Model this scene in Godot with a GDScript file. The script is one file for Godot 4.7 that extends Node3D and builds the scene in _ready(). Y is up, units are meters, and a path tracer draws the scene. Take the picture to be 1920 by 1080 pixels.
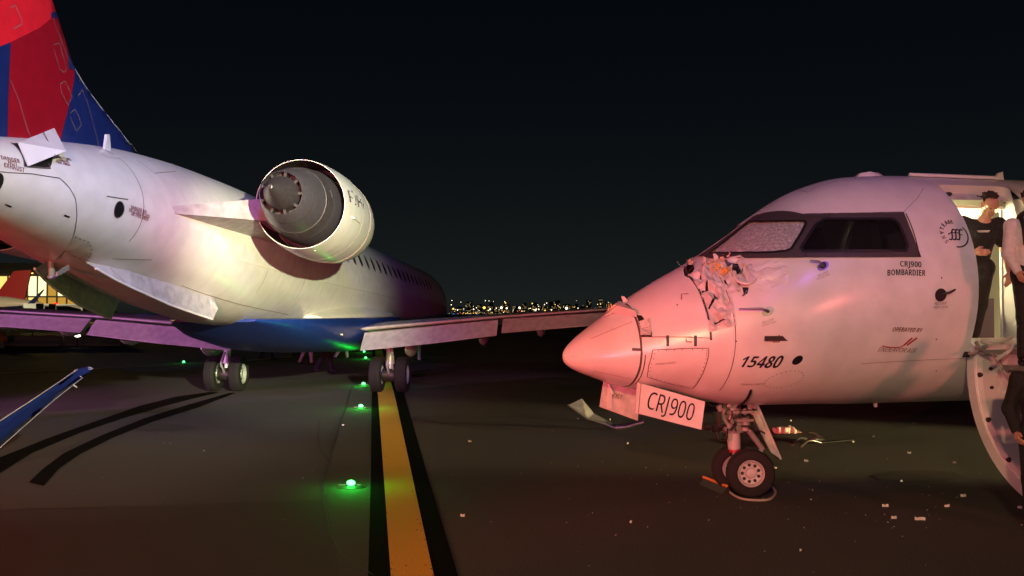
extends Node3D
# Two regional jets after a ground collision on a taxiway at night.
const TAB_A := [[-15.6,3.47,3.12,0.16,3.34],[-15.2,3.56,2.97,0.34,3.32],[-14.5,3.68,2.8,0.54,3.28],[-13,3.92,2.5,0.9,3.18],[-11,4.16,2.12,1.2,3.05],[-9,4.25,1.8,1.35,2.94],[-7,4.27,1.62,1.38,2.92],[-5,4.27,1.58,1.39,2.9],[-3,4.27,1.49,1.39,2.88],[14.5,4.27,1.49,1.39,2.88],[16.5,4.2,1.5,1.32,2.8],[18,3.9,1.55,1.15,2.6],[19.3,3.2,1.6,0.85,2.35],[20.3,2.6,1.7,0.45,2.15],[20.7,2.1,2.05,0.02,2.08]]
const TAB_B := [[0,1.553,1.532,0.012,1.545],[0.03,1.62,1.47,0.105,1.54],[0.1,1.7,1.415,0.2,1.54],[0.3,1.855,1.33,0.37,1.55],[0.7,2.135,1.205,0.6,1.6],[1.1,2.37,1.165,0.79,1.68],[1.5,2.585,1.06,0.955,1.77],[1.9,2.845,1,1.09,1.89],[2.3,3.125,0.985,1.2,2.05],[2.8,3.41,0.985,1.27,2.18],[3.3,3.55,0.975,1.3,2.25],[4,3.59,0.98,1.31,2.28],[20,3.57,0.99,1.31,2.28]]

class Body:
	# a fuselage: stations along x, each with top, bottom, half width and height of the widest line
	var x := PackedFloat64Array()
	var y := []
	var m := []
	func _init(tab: Array) -> void:
		for r in tab:
			x.append(r[0])
			y.append([float(r[1]), float(r[2]), float(r[3]), float(r[4])])
		var n := x.size()
		var dl := []
		for i in n - 1:
			var row := []
			for k in 4:
				row.append((y[i + 1][k] - y[i][k]) / (x[i + 1] - x[i]))
			dl.append(row)
		for i in n:
			var row := []
			for k in 4:
				if i == 0:
					row.append(dl[0][k])
				elif i == n - 1:
					row.append(dl[n - 2][k])
				else:
					var a: float = dl[i - 1][k]
					var b: float = dl[i][k]
					if a * b <= 0.0:
						row.append(0.0)
					else:
						var w1 := 2.0 * (x[i + 1] - x[i]) + (x[i] - x[i - 1])
						var w2 := (x[i + 1] - x[i]) + 2.0 * (x[i] - x[i - 1])
						row.append((w1 + w2) / (w1 / a + w2 / b))
			m.append(row)
	func at(s: float) -> Array:
		s = clampf(s, x[0], x[x.size() - 1])
		var i := 0
		while i < x.size() - 2 and x[i + 1] <= s:
			i += 1
		var h := x[i + 1] - x[i]
		var t := (s - x[i]) / h
		var a := 2 * t * t * t - 3 * t * t + 1
		var b := t * t * t - 2 * t * t + t
		var c := -2 * t * t * t + 3 * t * t
		var d := t * t * t - t * t
		var out := []
		for k in 4:
			out.append(y[i][k] * a + m[i][k] * h * b + y[i + 1][k] * c + m[i + 1][k] * h * d)
		return out
	func raw(p: Vector2) -> Vector3:
		var q := at(p.x)
		var c := cos(p.y)
		var z: float = q[3] + ((q[0] - q[3]) * c if c > 0.0 else (q[3] - q[1]) * c)
		return Vector3(p.x, z, q[2] * sin(p.y))
	func normal(p: Vector2) -> Vector3:
		var e := 0.004
		var s0 := maxf(p.x - e, x[0])
		var s1 := minf(p.x + e, x[x.size() - 1])
		var ds := raw(Vector2(s1, p.y)) - raw(Vector2(s0, p.y))
		var dt := raw(Vector2(p.x, p.y + e)) - raw(Vector2(p.x, p.y - e))
		var n := ds.cross(dt)
		if n.length() < 1e-12:
			return Vector3(signf(p.x - 2.0), 0, 0)
		n = n.normalized()
		var q := at(p.x)
		if n.dot(raw(p) - Vector3(p.x, q[3], 0)) < 0:
			n = -n
		return n
	func pt(p: Vector2, off: float) -> Vector3:
		return raw(p) + (normal(p) * off if off != 0.0 else Vector3.ZERO)

class Plate:
	# a thin fin standing in the x-y plane: param is (x, y) itself, thickness falls to the edges
	var lead: Callable
	var trail: Callable
	var thick := 0.16
	var side := 1.0
	func half(p: Vector2) -> float:
		var a: float = lead.call(p.y)
		var b: float = trail.call(p.y)
		var u := clampf((a - p.x) / maxf(a - b, 0.01), 0.0, 1.0)
		return thick * (1.6 * sqrt(u) - 0.9 * u - 0.7 * u * u * u) + 0.006
	func raw(p: Vector2) -> Vector3:
		return Vector3(p.x, p.y, side * half(p))
	func normal(p: Vector2) -> Vector3:
		var e := 0.01
		var dx := raw(p + Vector2(e, 0)) - raw(p - Vector2(e, 0))
		var dy := raw(p + Vector2(0, e)) - raw(p - Vector2(0, e))
		var n := dx.cross(dy).normalized()
		return n if n.z * side > 0 else -n
	func pt(p: Vector2, off: float) -> Vector3:
		return raw(p) + normal(p) * off

var rng := RandomNumberGenerator.new()
var M := {}
var taken := {}
var fontr: SystemFont
var fontb: SystemFont

# ---------------------------------------------------------------- nodes
func numbered(called: String) -> String:
	var n: int = taken.get(called, -1) + 1
	taken[called] = n
	return called if n == 0 else "%s_%03d" % [called, n]

func thing(called: String, label: String, category: String, xf := Transform3D(), group := "") -> Node3D:
	var o := Node3D.new()
	o.name = numbered(called)
	add_child(o)
	o.transform = xf
	o.set_meta("label", label)
	o.set_meta("category", category)
	if group:
		o.set_meta("group", group)
	return o

func tag(o: Node3D, label: String, category: String, group := "") -> void:
	o.set_meta("label", label)
	o.set_meta("category", category)
	if group:
		o.set_meta("group", group)

func put(called: String, mesh: Mesh, mat: Material, parent: Node = null) -> MeshInstance3D:
	var o := MeshInstance3D.new()
	o.mesh = mesh
	o.material_override = mat
	if parent == null:
		o.name = numbered(called)
		add_child(o)
	else:
		o.name = called
		parent.add_child(o, true)
	return o

func part(called: String, st: SurfaceTool, mat: Material, parent: Node = null, gen := true) -> MeshInstance3D:
	if gen:
		st.generate_normals()
	return put(called, st.commit(), mat, parent)

func struct(o: Node3D) -> Node3D:
	o.set_meta("kind", "structure")
	return o

func stuff(o: Node3D) -> Node3D:
	o.set_meta("kind", "stuff")
	return o

func begin() -> SurfaceTool:
	var st := SurfaceTool.new()
	st.begin(Mesh.PRIMITIVE_TRIANGLES)
	st.set_smooth_group(-1)
	return st

# ---------------------------------------------------------------- shapes
func tri(st: SurfaceTool, a: Vector3, b: Vector3, c: Vector3, outward: Vector3) -> void:
	st.set_normal(Vector3.UP)
	st.add_vertex(a)
	if (c - a).cross(b - a).dot(outward) >= 0.0:
		st.add_vertex(b)
		st.add_vertex(c)
	else:
		st.add_vertex(c)
		st.add_vertex(b)

func quad(st: SurfaceTool, a: Vector3, b: Vector3, c: Vector3, d: Vector3, outward: Vector3) -> void:
	tri(st, a, b, c, outward)
	tri(st, a, c, d, outward)

func box(st: SurfaceTool, at: Vector3, size: Vector3, b := Basis()) -> void:
	st.set_smooth_group(-1)
	var h := size * 0.5
	for ax in 3:
		for sg in [-1.0, 1.0]:
			var n := Vector3.ZERO
			n[ax] = sg
			var u := Vector3.ZERO
			u[(ax + 1) % 3] = 1.0
			var v := Vector3.ZERO
			v[(ax + 2) % 3] = 1.0
			quad(st, at + b * ((n - u - v) * h), at + b * ((n + u - v) * h), at + b * ((n + u + v) * h), at + b * ((n - u + v) * h), b * n)

func side_of(d: Vector3) -> Vector3:
	return d.cross(Vector3.UP if absf(d.y) < 0.9 else Vector3.RIGHT).normalized()

func lathe(st: SurfaceTool, at: Vector3, axis: Vector3, prof: Array, n := 24, up := Vector3.ZERO, sq := 1.0) -> void:
	# prof: Vector2(along the axis, radius)
	axis = axis.normalized()
	var u := side_of(axis) if up == Vector3.ZERO else up
	var v := axis.cross(u).normalized()
	var g := 1
	for i in prof.size() - 1:
		var p: Vector2 = prof[i]
		var q: Vector2 = prof[i + 1]
		if i > 0:
			var o: Vector2 = prof[i - 1]
			if (p - o).normalized().dot((q - p).normalized()) < 0.85:
				g += 1
		st.set_smooth_group(g)
		var cut := (q - p).orthogonal()
		for k in n:
			var a0 := TAU * k / n
			var a1 := TAU * (k + 1) / n
			var r0 := u * cos(a0) + v * sin(a0) * sq
			var r1 := u * cos(a1) + v * sin(a1) * sq
			var out := axis * -cut.x - (r0 + r1) * 0.5 * cut.y
			var a := at + axis * p.x + r0 * p.y
			var b := at + axis * p.x + r1 * p.y
			var c := at + axis * q.x + r1 * q.y
			var d := at + axis * q.x + r0 * q.y
			if p.y > 1e-5:
				tri(st, a, b, c, out)
			if q.y > 1e-5:
				tri(st, a, c, d, out)

func cyl(st: SurfaceTool, a: Vector3, b: Vector3, ra: float, rb := -1.0, n := 12) -> void:
	if rb < 0:
		rb = ra
	var l := (b - a).length()
	lathe(st, a, b - a, [Vector2(0, 0), Vector2(0, ra), Vector2(l, rb), Vector2(l, 0)], n)

func ball(st: SurfaceTool, at: Vector3, r: Vector3, n := 10) -> void:
	st.set_smooth_group(1)
	var rows := maxi(4, n / 2)
	for i in rows:
		for k in n:
			var q := []
			for c in [[0, 0], [0, 1], [1, 1], [1, 0]]:
				var a: float = PI * (i + c[0]) / rows
				var b: float = TAU * (k + c[1]) / n
				q.append(at + Vector3(sin(a) * cos(b), cos(a), sin(a) * sin(b)) * r)
			var o: Vector3 = (q[0] + q[2]) * 0.5 - at
			if i > 0:
				tri(st, q[0], q[1], q[2], o)
			if i < rows - 1:
				tri(st, q[0], q[2], q[3], o)

func tube(st: SurfaceTool, pts: Array, r0: float, r1 := -1.0, n := 8) -> void:
	if r1 < 0:
		r1 = r0
	st.set_smooth_group(1)
	var rings := []
	var u := Vector3.ZERO
	for i in pts.size():
		var d: Vector3 = (pts[mini(i + 1, pts.size() - 1)] - pts[maxi(i - 1, 0)]).normalized()
		u = side_of(d) if i == 0 else (u - d * u.dot(d)).normalized()
		var v := d.cross(u)
		var r := lerpf(r0, r1, float(i) / maxf(1, pts.size() - 1))
		var ring := []
		for k in n:
			ring.append(pts[i] + (u * cos(TAU * k / n) + v * sin(TAU * k / n)) * r)
		rings.append(ring)
	for i in rings.size() - 1:
		for k in n:
			var k2 := (k + 1) % n
			quad(st, rings[i][k], rings[i][k2], rings[i + 1][k2], rings[i + 1][k], (rings[i][k] + rings[i + 1][k2]) * 0.5 - (pts[i] + pts[i + 1]) * 0.5)
	st.set_smooth_group(-1)
	for e in [0, rings.size() - 1]:
		var o: Vector3 = pts[0] - pts[1] if e == 0 else pts[e] - pts[e - 1]
		for k in n:
			tri(st, pts[e], rings[e][k], rings[e][(k + 1) % n], o)

func loft(st: SurfaceTool, rings: Array, smooth := 1, caps := true) -> void:
	var n: int = rings[0].size()
	var mids := []
	for r in rings:
		var c := Vector3.ZERO
		for p in r:
			c += p
		mids.append(c / n)
	st.set_smooth_group(smooth)
	for i in rings.size() - 1:
		for k in n:
			var k2 := (k + 1) % n
			var a: Vector3 = rings[i][k]
			var b: Vector3 = rings[i][k2]
			var c: Vector3 = rings[i + 1][k2]
			var d: Vector3 = rings[i + 1][k]
			var o: Vector3 = (a + b + c + d) * 0.25 - (mids[i] + mids[i + 1]) * 0.5
			quad(st, a, b, c, d, o)
	if caps:
		st.set_smooth_group(-1)
		for e in [0, rings.size() - 1]:
			var o: Vector3 = mids[e] - mids[1 if e == 0 else e - 1]
			for k in n:
				tri(st, mids[e], rings[e][k], rings[e][(k + 1) % n], o)

func slab(st: SurfaceTool, poly: Array, thick: Vector3) -> void:
	# a flat plate: the outline and a copy of it moved by thick
	st.set_smooth_group(-1)
	var c := Vector3.ZERO
	for p in poly:
		c += p
	c /= poly.size()
	var flat := PackedVector2Array()
	var n := thick.normalized()
	var u := side_of(n)
	var v := n.cross(u)
	for p in poly:
		flat.append(Vector2((p - c).dot(u), (p - c).dot(v)))
	var idx := Geometry2D.triangulate_polygon(flat)
	for i in range(0, idx.size(), 3):
		tri(st, poly[idx[i]], poly[idx[i + 1]], poly[idx[i + 2]], -thick)
		tri(st, poly[idx[i]] + thick, poly[idx[i + 1]] + thick, poly[idx[i + 2]] + thick, thick)
	for i in poly.size():
		var a: Vector3 = poly[i]
		var b: Vector3 = poly[(i + 1) % poly.size()]
		quad(st, a, b, b + thick, a + thick, (a + b) * 0.5 - c)

# ---------------------------------------------------------------- sheets that follow a curved surface
func put_tri(st: SurfaceTool, f, p: Array, off: float, relief) -> void:
	var v := []
	var nn := []
	for q in p:
		var n: Vector3 = f.normal(q)
		nn.append(n)
		v.append(f.raw(q) + n * (off + (relief.call(q) if (relief != null) else 0.0)))
	var o: Vector3 = nn[0] + nn[1] + nn[2]
	var order := [0, 1, 2] if (v[2] - v[0]).cross(v[1] - v[0]).dot(o) >= 0 else [0, 2, 1]
	for i in order:
		st.set_normal(nn[i])
		st.add_vertex(v[i])

func cut(poly: PackedVector2Array, holes: Array) -> Array:
	var todo := [poly]
	for h in holes:
		var next := []
		for p in todo:
			next.append_array(Geometry2D.clip_polygons(p, h))
		todo = next
	return todo

func skin(f, s: Array, t: Array, holes: Array, off := 0.0) -> SurfaceTool:
	# shell over the stations s and angles t with real openings; explicit normals
	var st := begin()
	var boxes := []
	for h in holes:
		var r := Rect2(h[0], Vector2.ZERO)
		for p in h:
			r = r.expand(p)
		boxes.append(r)
	for i in s.size() - 1:
		for k in t.size() - 1:
			var cell := PackedVector2Array([Vector2(s[i], t[k]), Vector2(s[i + 1], t[k]), Vector2(s[i + 1], t[k + 1]), Vector2(s[i], t[k + 1])])
			var r := Rect2(cell[0], cell[2] - cell[0])
			var near := []
			for j in holes.size():
				if boxes[j].intersects(r):
					near.append(holes[j])
			for p in ([cell] if near.is_empty() else cut(cell, near)):
				fill(st, f, p, off)
	return st

func fill(st: SurfaceTool, f, p: PackedVector2Array, off: float, relief = null) -> void:
	if p.size() < 3:
		return
	if p.size() == 4:
		put_tri(st, f, [p[0], p[1], p[2]], off, relief)
		put_tri(st, f, [p[0], p[2], p[3]], off, relief)
		return
	var idx := Geometry2D.triangulate_polygon(p)
	for i in range(0, idx.size(), 3):
		put_tri(st, f, [p[idx[i]], p[idx[i + 1]], p[idx[i + 2]]], off, relief)

func patch(st: SurfaceTool, f, poly: Array, off: float, ds := 0.12, dt := 0.08, holes := [], relief = null) -> void:
	var pp := PackedVector2Array(poly)
	var r := Rect2(pp[0], Vector2.ZERO)
	for p in pp:
		r = r.expand(p)
	var ni := maxi(1, ceili(r.size.x / ds))
	var nk := maxi(1, ceili(r.size.y / dt))
	for i in ni:
		for k in nk:
			var a := r.position + Vector2(r.size.x * i / ni, r.size.y * k / nk)
			var b := r.position + Vector2(r.size.x * (i + 1) / ni, r.size.y * (k + 1) / nk)
			var cell := PackedVector2Array([a, Vector2(b.x, a.y), b, Vector2(a.x, b.y)])
			for q in Geometry2D.intersect_polygons(cell, pp):
				for w in (cut(q, holes) if holes.size() else [q]):
					fill(st, f, w, off, relief)

func ribbon(st: SurfaceTool, f, pts: Array, width: float, off: float, closed := false) -> void:
	# a thin line laid along a surface
	var p := []
	var n := pts.size() + (1 if closed else 0)
	for i in n - 1:
		var a: Vector2 = pts[i]
		var b: Vector2 = pts[(i + 1) % pts.size()]
		var k := maxi(1, ceili((f.raw(a) - f.raw(b)).length() / 0.09))
		for j in k:
			p.append(a.lerp(b, float(j) / k))
	p.append(pts[0] if closed else pts[pts.size() - 1])
	var v := []
	var nn := []
	for q in p:
		var m: Vector3 = f.normal(q)
		nn.append(m)
		v.append(f.raw(q) + m * off)
	var e := []
	for i in p.size():
		var d: Vector3 = v[mini(i + 1, p.size() - 1)] - v[maxi(i - 1, 0)]
		e.append(nn[i].cross(d).normalized() * width * 0.5)
	for i in p.size() - 1:
		for c in [[i, -1, i, 1, i + 1, 1], [i, -1, i + 1, 1, i + 1, -1]]:
			var a: Vector3 = v[c[0]] + e[c[0]] * c[1]
			var b: Vector3 = v[c[2]] + e[c[2]] * c[3]
			var g: Vector3 = v[c[4]] + e[c[4]] * c[5]
			var flip := (g - a).cross(b - a).dot(nn[i]) < 0
			st.set_normal(nn[c[0]])
			st.add_vertex(a)
			st.set_normal(nn[c[4]] if flip else nn[c[2]])
			st.add_vertex(g if flip else b)
			st.set_normal(nn[c[2]] if flip else nn[c[4]])
			st.add_vertex(b if flip else g)

func metric(f, p: Vector2) -> Vector2:
	var e := 0.01
	return Vector2((f.raw(p + Vector2(e, 0)) - f.raw(p - Vector2(e, 0))).length() / (2 * e), (f.raw(p + Vector2(0, e)) - f.raw(p - Vector2(0, e))).length() / (2 * e))

func round_on(f, p: Vector2, r: float, ry := -1.0, n := 20) -> Array:
	var k := metric(f, p)
	var out := []
	for i in n:
		out.append(p + Vector2(cos(TAU * i / n) * r / k.x, sin(TAU * i / n) * (r if ry < 0 else ry) / k.y))
	return out

func inset(poly: Array, d: float) -> Array:
	var r := Geometry2D.offset_polygon(PackedVector2Array(poly), d, Geometry2D.JOIN_ROUND)
	return Array(r[0]) if r.size() else poly

func letters(called: String, text: String, f, p: Vector2, cap: float, mat: Material, parent: Node, bold := false, skew := 0.0, turn := 0.0, wide := 1.0, down := 1.0) -> MeshInstance3D:
	# flat lettering wrapped on a surface, centred on p; down = +1 where the angle grows downwards
	var tm := TextMesh.new()
	tm.font = fontb if bold else fontr
	tm.text = text
	tm.font_size = 32
	tm.pixel_size = cap / (0.714 * 32.0)
	tm.depth = 0.0
	tm.curve_step = 2.0
	tm.line_spacing = -4.0
	var arr := tm.get_mesh_arrays()
	var k := metric(f, p)
	var st := begin()
	var verts: PackedVector3Array = arr[Mesh.ARRAY_VERTEX]
	var idx: PackedInt32Array = arr[Mesh.ARRAY_INDEX] if arr[Mesh.ARRAY_INDEX] != null else PackedInt32Array(range(verts.size()))
	for i in range(0, idx.size(), 3):
		var tri_p := []
		for j in 3:
			var v := verts[idx[i + j]]
			var w := Vector2((v.x + v.y * skew) * wide, v.y).rotated(turn)
			tri_p.append(p + Vector2(w.x / k.x, -down * w.y / k.y))
		put_tri(st, f, tri_p, 0.006, null)
	return put(called, st.commit(), mat, parent)

class Flat:
	# a flat rectangle of its own: origin, right and up
	var o: Vector3
	var u: Vector3
	var v: Vector3
	func _init(a: Vector3, b: Vector3, c: Vector3) -> void:
		o = a
		u = b
		v = c
	func raw(p: Vector2) -> Vector3:
		return o + u * p.x - v * p.y
	func normal(_p: Vector2) -> Vector3:
		return u.cross(v).normalized()

func mesh_ground(poly: Array, y: float) -> SurfaceTool:
	var st := begin()
	var pp := PackedVector2Array(poly)
	var idx := Geometry2D.triangulate_polygon(pp)
	for i in range(0, idx.size(), 3):
		tri(st, Vector3(pp[idx[i]].x, y, pp[idx[i]].y), Vector3(pp[idx[i + 1]].x, y, pp[idx[i + 1]].y), Vector3(pp[idx[i + 2]].x, y, pp[idx[i + 2]].y), Vector3.UP)
	return st

func steps(a: float, b: float, n: int) -> Array:
	var out := []
	for i in n + 1:
		out.append(lerpf(a, b, float(i) / n))
	return out

# ---------------------------------------------------------------- bodies: smooth union of tapered capsules, meshed as surface nets
func flesh(bones: Array, cell: float, k := 0.03, clip = null) -> ArrayMesh:
	var lo := Vector3.INF
	var hi := -Vector3.INF
	for b in bones:
		var r := maxf(b[2], b[3]) + cell * 2 + k
		for p in [b[0], b[1]]:
			lo = lo.min(p - Vector3.ONE * r)
			hi = hi.max(p + Vector3.ONE * r)
	var n := Vector3i(((hi - lo) / cell).ceil()) + Vector3i.ONE
	var f := PackedFloat32Array()
	f.resize(n.x * n.y * n.z)
	f.fill(1.0)
	for b in bones:
		var r := maxf(b[2], b[3]) + k + cell * 2
		var p0: Vector3 = b[0].min(b[1]) - Vector3.ONE * r
		var p1: Vector3 = b[0].max(b[1]) + Vector3.ONE * r
		var i0 := Vector3i(((p0 - lo) / cell).floor()).max(Vector3i.ZERO)
		var i1 := Vector3i(((p1 - lo) / cell).ceil()).min(n - Vector3i.ONE)
		var a: Vector3 = b[0]
		var d: Vector3 = b[1] - a
		var dd := maxf(d.length_squared(), 1e-9)
		var ra: float = b[2]
		var dr: float = b[3] - b[2]
		var sc: Vector3 = b[4] if b.size() > 4 else Vector3.ONE
		for iz in range(i0.z, i1.z + 1):
			for iy in range(i0.y, i1.y + 1):
				for ix in range(i0.x, i1.x + 1):
					var p := lo + Vector3(ix, iy, iz) * cell - a
					var t := clampf(p.dot(d) / dd, 0.0, 1.0)
					var v := ((p - d * t) * sc).length() - ra - dr * t
					var at := (iz * n.y + iy) * n.x + ix
					var w := f[at]
					var h := maxf(k - absf(v - w), 0.0) / k
					f[at] = minf(v, w) - h * h * k * 0.25
	if clip != null:
		for iz in n.z:
			for iy in n.y:
				for ix in n.x:
					var at := (iz * n.y + iy) * n.x + ix
					if f[at] < cell * 3:
						f[at] = maxf(f[at], clip.call(lo + Vector3(ix, iy, iz) * cell))
	var ids := {}
	var verts := PackedVector3Array()
	var st := SurfaceTool.new()
	st.begin(Mesh.PRIMITIVE_TRIANGLES)
	st.set_smooth_group(0)
	var step := [1, n.x, n.x * n.y]
	for iz in n.z - 1:
		for iy in n.y - 1:
			for ix in n.x - 1:
				var at := (iz * n.y + iy) * n.x + ix
				var c := f[at]
				if absf(c) > cell * 2.2:
					continue
				var sum := Vector3.ZERO
				var cnt := 0
				for e in 12:
					var ax := e >> 2
					var o := at
					var q := Vector3(ix, iy, iz)
					if e & 1:
						o += step[(ax + 1) % 3]
						q[(ax + 1) % 3] += 1
					if e & 2:
						o += step[(ax + 2) % 3]
						q[(ax + 2) % 3] += 1
					var g := f[o]
					var h := f[o + step[ax]]
					if (g < 0) != (h < 0):
						q[ax] += g / (g - h)
						sum += q
						cnt += 1
				if cnt:
					ids[at] = verts.size()
					verts.append(lo + sum / cnt * cell)
	for at in ids:
		for ax in 3:
			var g := f[at]
			var h := f[at + step[ax]]
			if (g < 0) == (h < 0):
				continue
			var a1: int = at - step[(ax + 1) % 3]
			var a2: int = at - step[(ax + 2) % 3]
			var a3: int = a1 - step[(ax + 2) % 3]
			if not (ids.has(a1) and ids.has(a2) and ids.has(a3)):
				continue
			var q := [verts[ids[at]], verts[ids[a1]], verts[ids[a3]], verts[ids[a2]]]
			var o := Vector3.ZERO
			o[ax] = 1.0 if g < 0 else -1.0
			quad(st, q[0], q[1], q[2], q[3], o)
	st.generate_normals()
	return st.commit()

# ---------------------------------------------------------------- materials
func img_noise(size: int, freq: float, octaves: int, lo: float, hi: float, seed_: int, cell := false, stretch := 1.0) -> ImageTexture:
	var nz := FastNoiseLite.new()
	nz.seed = seed_
	nz.frequency = freq
	nz.noise_type = FastNoiseLite.TYPE_CELLULAR if cell else FastNoiseLite.TYPE_SIMPLEX
	if cell:
		nz.cellular_return_type = FastNoiseLite.RETURN_DISTANCE2_SUB
	nz.fractal_octaves = octaves
	if stretch != 1.0:
		var im0 := Image.create(size, size, false, Image.FORMAT_L8)
		for y in size:
			for x in size:
				var v := clampf(0.5 + 0.5 * nz.get_noise_2d(x, y * stretch), 0, 1)
				im0.set_pixel(x, y, Color.WHITE * lerpf(lo, hi, v))
		return ImageTexture.create_from_image(im0)
	var im := nz.get_seamless_image(size, size)
	im.convert(Image.FORMAT_RGB8)
	for y in size:
		for x in size:
			var v := lerpf(lo, hi, im.get_pixel(x, y).r)
			im.set_pixel(x, y, Color(v, v, v))
	return ImageTexture.create_from_image(im)

func mat(called: String, lin: Color, rough: float, metal := 0.0) -> StandardMaterial3D:
	var m := StandardMaterial3D.new()
	m.albedo_color = lin.linear_to_srgb()
	m.roughness = rough
	m.metallic = metal
	m.resource_name = called
	M[called] = m
	return m

func grain(m: StandardMaterial3D, tex: Texture2D, scale: float, normal: Texture2D = null, ns := 0.3, rough: Texture2D = null) -> void:
	m.uv1_triplanar = true
	m.uv1_scale = Vector3.ONE * scale
	m.albedo_texture = tex
	if normal:
		m.normal_enabled = true
		m.normal_texture = normal
		m.normal_scale = ns
	if rough:
		m.roughness_texture = rough

func glow(called: String, c: Color, e: float) -> StandardMaterial3D:
	var m := mat(called, Color(0.05, 0.05, 0.05), 0.6)
	m.emission_enabled = true
	m.emission = c
	m.emission_energy_multiplier = e
	return m

func bumps(size: int, freq: float, seed_: int, strength: float, cell := false) -> ImageTexture:
	var nz := FastNoiseLite.new()
	nz.seed = seed_
	nz.frequency = freq
	if cell:
		nz.noise_type = FastNoiseLite.TYPE_CELLULAR
		nz.cellular_return_type = FastNoiseLite.RETURN_CELL_VALUE
	var im := nz.get_seamless_image(size, size)
	im.convert(Image.FORMAT_RGBA8)
	im.bump_map_to_normal_map(strength)
	return ImageTexture.create_from_image(im)

func materials() -> void:
	fontr = SystemFont.new()
	fontr.font_names = PackedStringArray(["Droid Sans"])
	fontb = SystemFont.new()
	fontb.font_names = PackedStringArray(["Droid Sans"])
	fontb.font_weight = 700
	var dirt := img_noise(512, 0.012, 5, 0.90, 1.0, 3)
	var dirt2 := img_noise(512, 0.02, 5, 0.78, 1.0, 8)
	var fine := img_noise(512, 0.08, 3, 0.5, 1.0, 5)
	var wavy := bumps(512, 0.012, 21, 3.0)
	var pits := bumps(512, 0.12, 22, 6.0)
	var w := mat("white_paint", Color(0.74, 0.74, 0.73), 0.34)
	grain(w, dirt, 0.35, wavy, 0.03)
	w.clearcoat_enabled = true
	w.clearcoat = 0.3
	w.clearcoat_roughness = 0.22
	var w2 := mat("white_paint_worn", Color(0.66, 0.65, 0.62), 0.45)
	grain(w2, dirt2, 0.5, wavy, 0.05)
	grain(mat("crumpled_paint", Color(0.60, 0.585, 0.58), 0.4), dirt, 0.8)
	grain(mat("navy_paint", Color(0.012, 0.025, 0.13), 0.32), dirt, 0.5)
	grain(mat("blue_paint", Color(0.010, 0.042, 0.27), 0.4), dirt2, 0.4)
	grain(mat("red_paint", Color(0.78, 0.016, 0.03), 0.4), dirt, 0.5)
	grain(mat("dark_red_paint", Color(0.33, 0.005, 0.016), 0.4), dirt, 0.5)
	grain(mat("wing_grey", Color(0.48, 0.46, 0.49), 0.5), dirt2, 0.4)
	grain(mat("frame_grey", Color(0.10, 0.085, 0.09), 0.55), fine, 2.0)
	grain(mat("bare_metal", Color(0.40, 0.39, 0.39), 0.36, 0.9), dirt2, 0.9)
	grain(mat("cowl_metal", Color(0.25, 0.235, 0.29), 0.42, 0.85), dirt2, 1.2)
	grain(mat("hot_metal", Color(0.17, 0.15, 0.17), 0.45, 0.85), dirt2, 1.2)
	grain(mat("gear_grey", Color(0.40, 0.40, 0.38), 0.45, 0.1), fine, 3.0)
	grain(mat("gear_dark", Color(0.06, 0.055, 0.05), 0.5, 0.4), fine, 3.0)
	mat("gear_black", Color(0.03, 0.026, 0.032), 0.6, 0.3)
	grain(mat("rubber", Color(0.011, 0.0105, 0.0105), 0.85), fine, 3.0)
	mat("rim_paint", Color(0.45, 0.45, 0.44), 0.4, 0.2)
	mat("black", Color(0.006, 0.006, 0.006), 0.6)
	mat("seam", Color(0.10, 0.08, 0.07), 0.7)
	mat("seam_light", Color(0.70, 0.70, 0.66), 0.25)
	mat("ink", Color(0.008, 0.008, 0.014), 0.5)
	mat("ink_red", Color(0.32, 0.02, 0.03), 0.5)
	mat("ink_faint", Color(0.22, 0.16, 0.15), 0.6)
	mat("ink_maroon", Color(0.16, 0.03, 0.03), 0.6)
	mat("liner", Color(0.70, 0.68, 0.62), 0.7)
	mat("liner_cool", Color(0.50, 0.49, 0.48), 0.6)
	mat("dark_cloth", Color(0.010, 0.010, 0.011), 0.9)
	mat("navy_cloth", Color(0.02, 0.022, 0.035), 0.9)
	mat("white_cloth", Color(0.62, 0.60, 0.58), 0.9)
	mat("beige_cloth", Color(0.40, 0.34, 0.28), 0.9)
	for c in ["dark_cloth", "navy_cloth", "white_cloth", "beige_cloth"]:
		grain(M[c], dirt, 2.0, bumps(512, 0.02, 51, 14.0), 0.9)
	mat("skin", Color(0.42, 0.22, 0.15), 0.6)
	mat("hair", Color(0.022, 0.013, 0.009), 0.75)
	mat("foam", Color(0.62, 0.36, 0.09), 0.95)
	mat("foam_pale", Color(0.60, 0.44, 0.28), 0.95)
	mat("orange", Color(0.62, 0.20, 0.04), 0.6)
	mat("rope", Color(0.36, 0.33, 0.28), 0.9)
	mat("fragment", Color(0.62, 0.60, 0.57), 0.5)
	var g := mat("dark_glass", Color(0.010, 0.010, 0.012), 0.06)
	g.transparency = BaseMaterial3D.TRANSPARENCY_ALPHA
	g.albedo_color.a = 0.72
	mat("window_dark", Color(0.012, 0.012, 0.014), 0.12)
	# shattered pane: pale, crazed
	var cm := mat("crazed_glass", Color(0.97, 0.95, 0.94), 0.6)
	grain(cm, img_noise(512, 0.035, 3, 0.5, 1.0, 31, true), 1.4, bumps(512, 0.08, 33, 26.0, true), 0.8)
	# asphalt
	var worn := img_noise(512, 0.16, 4, 0.78, 1.0, 47)
	var asp := mat("asphalt", Color(0.125, 0.119, 0.110), 0.86)
	var big := img_noise(1024, 0.11, 5, 0.30, 1.0, 41)
	asp.albedo_texture = big
	asp.uv1_triplanar = true
	asp.uv1_world_triplanar = true
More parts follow.
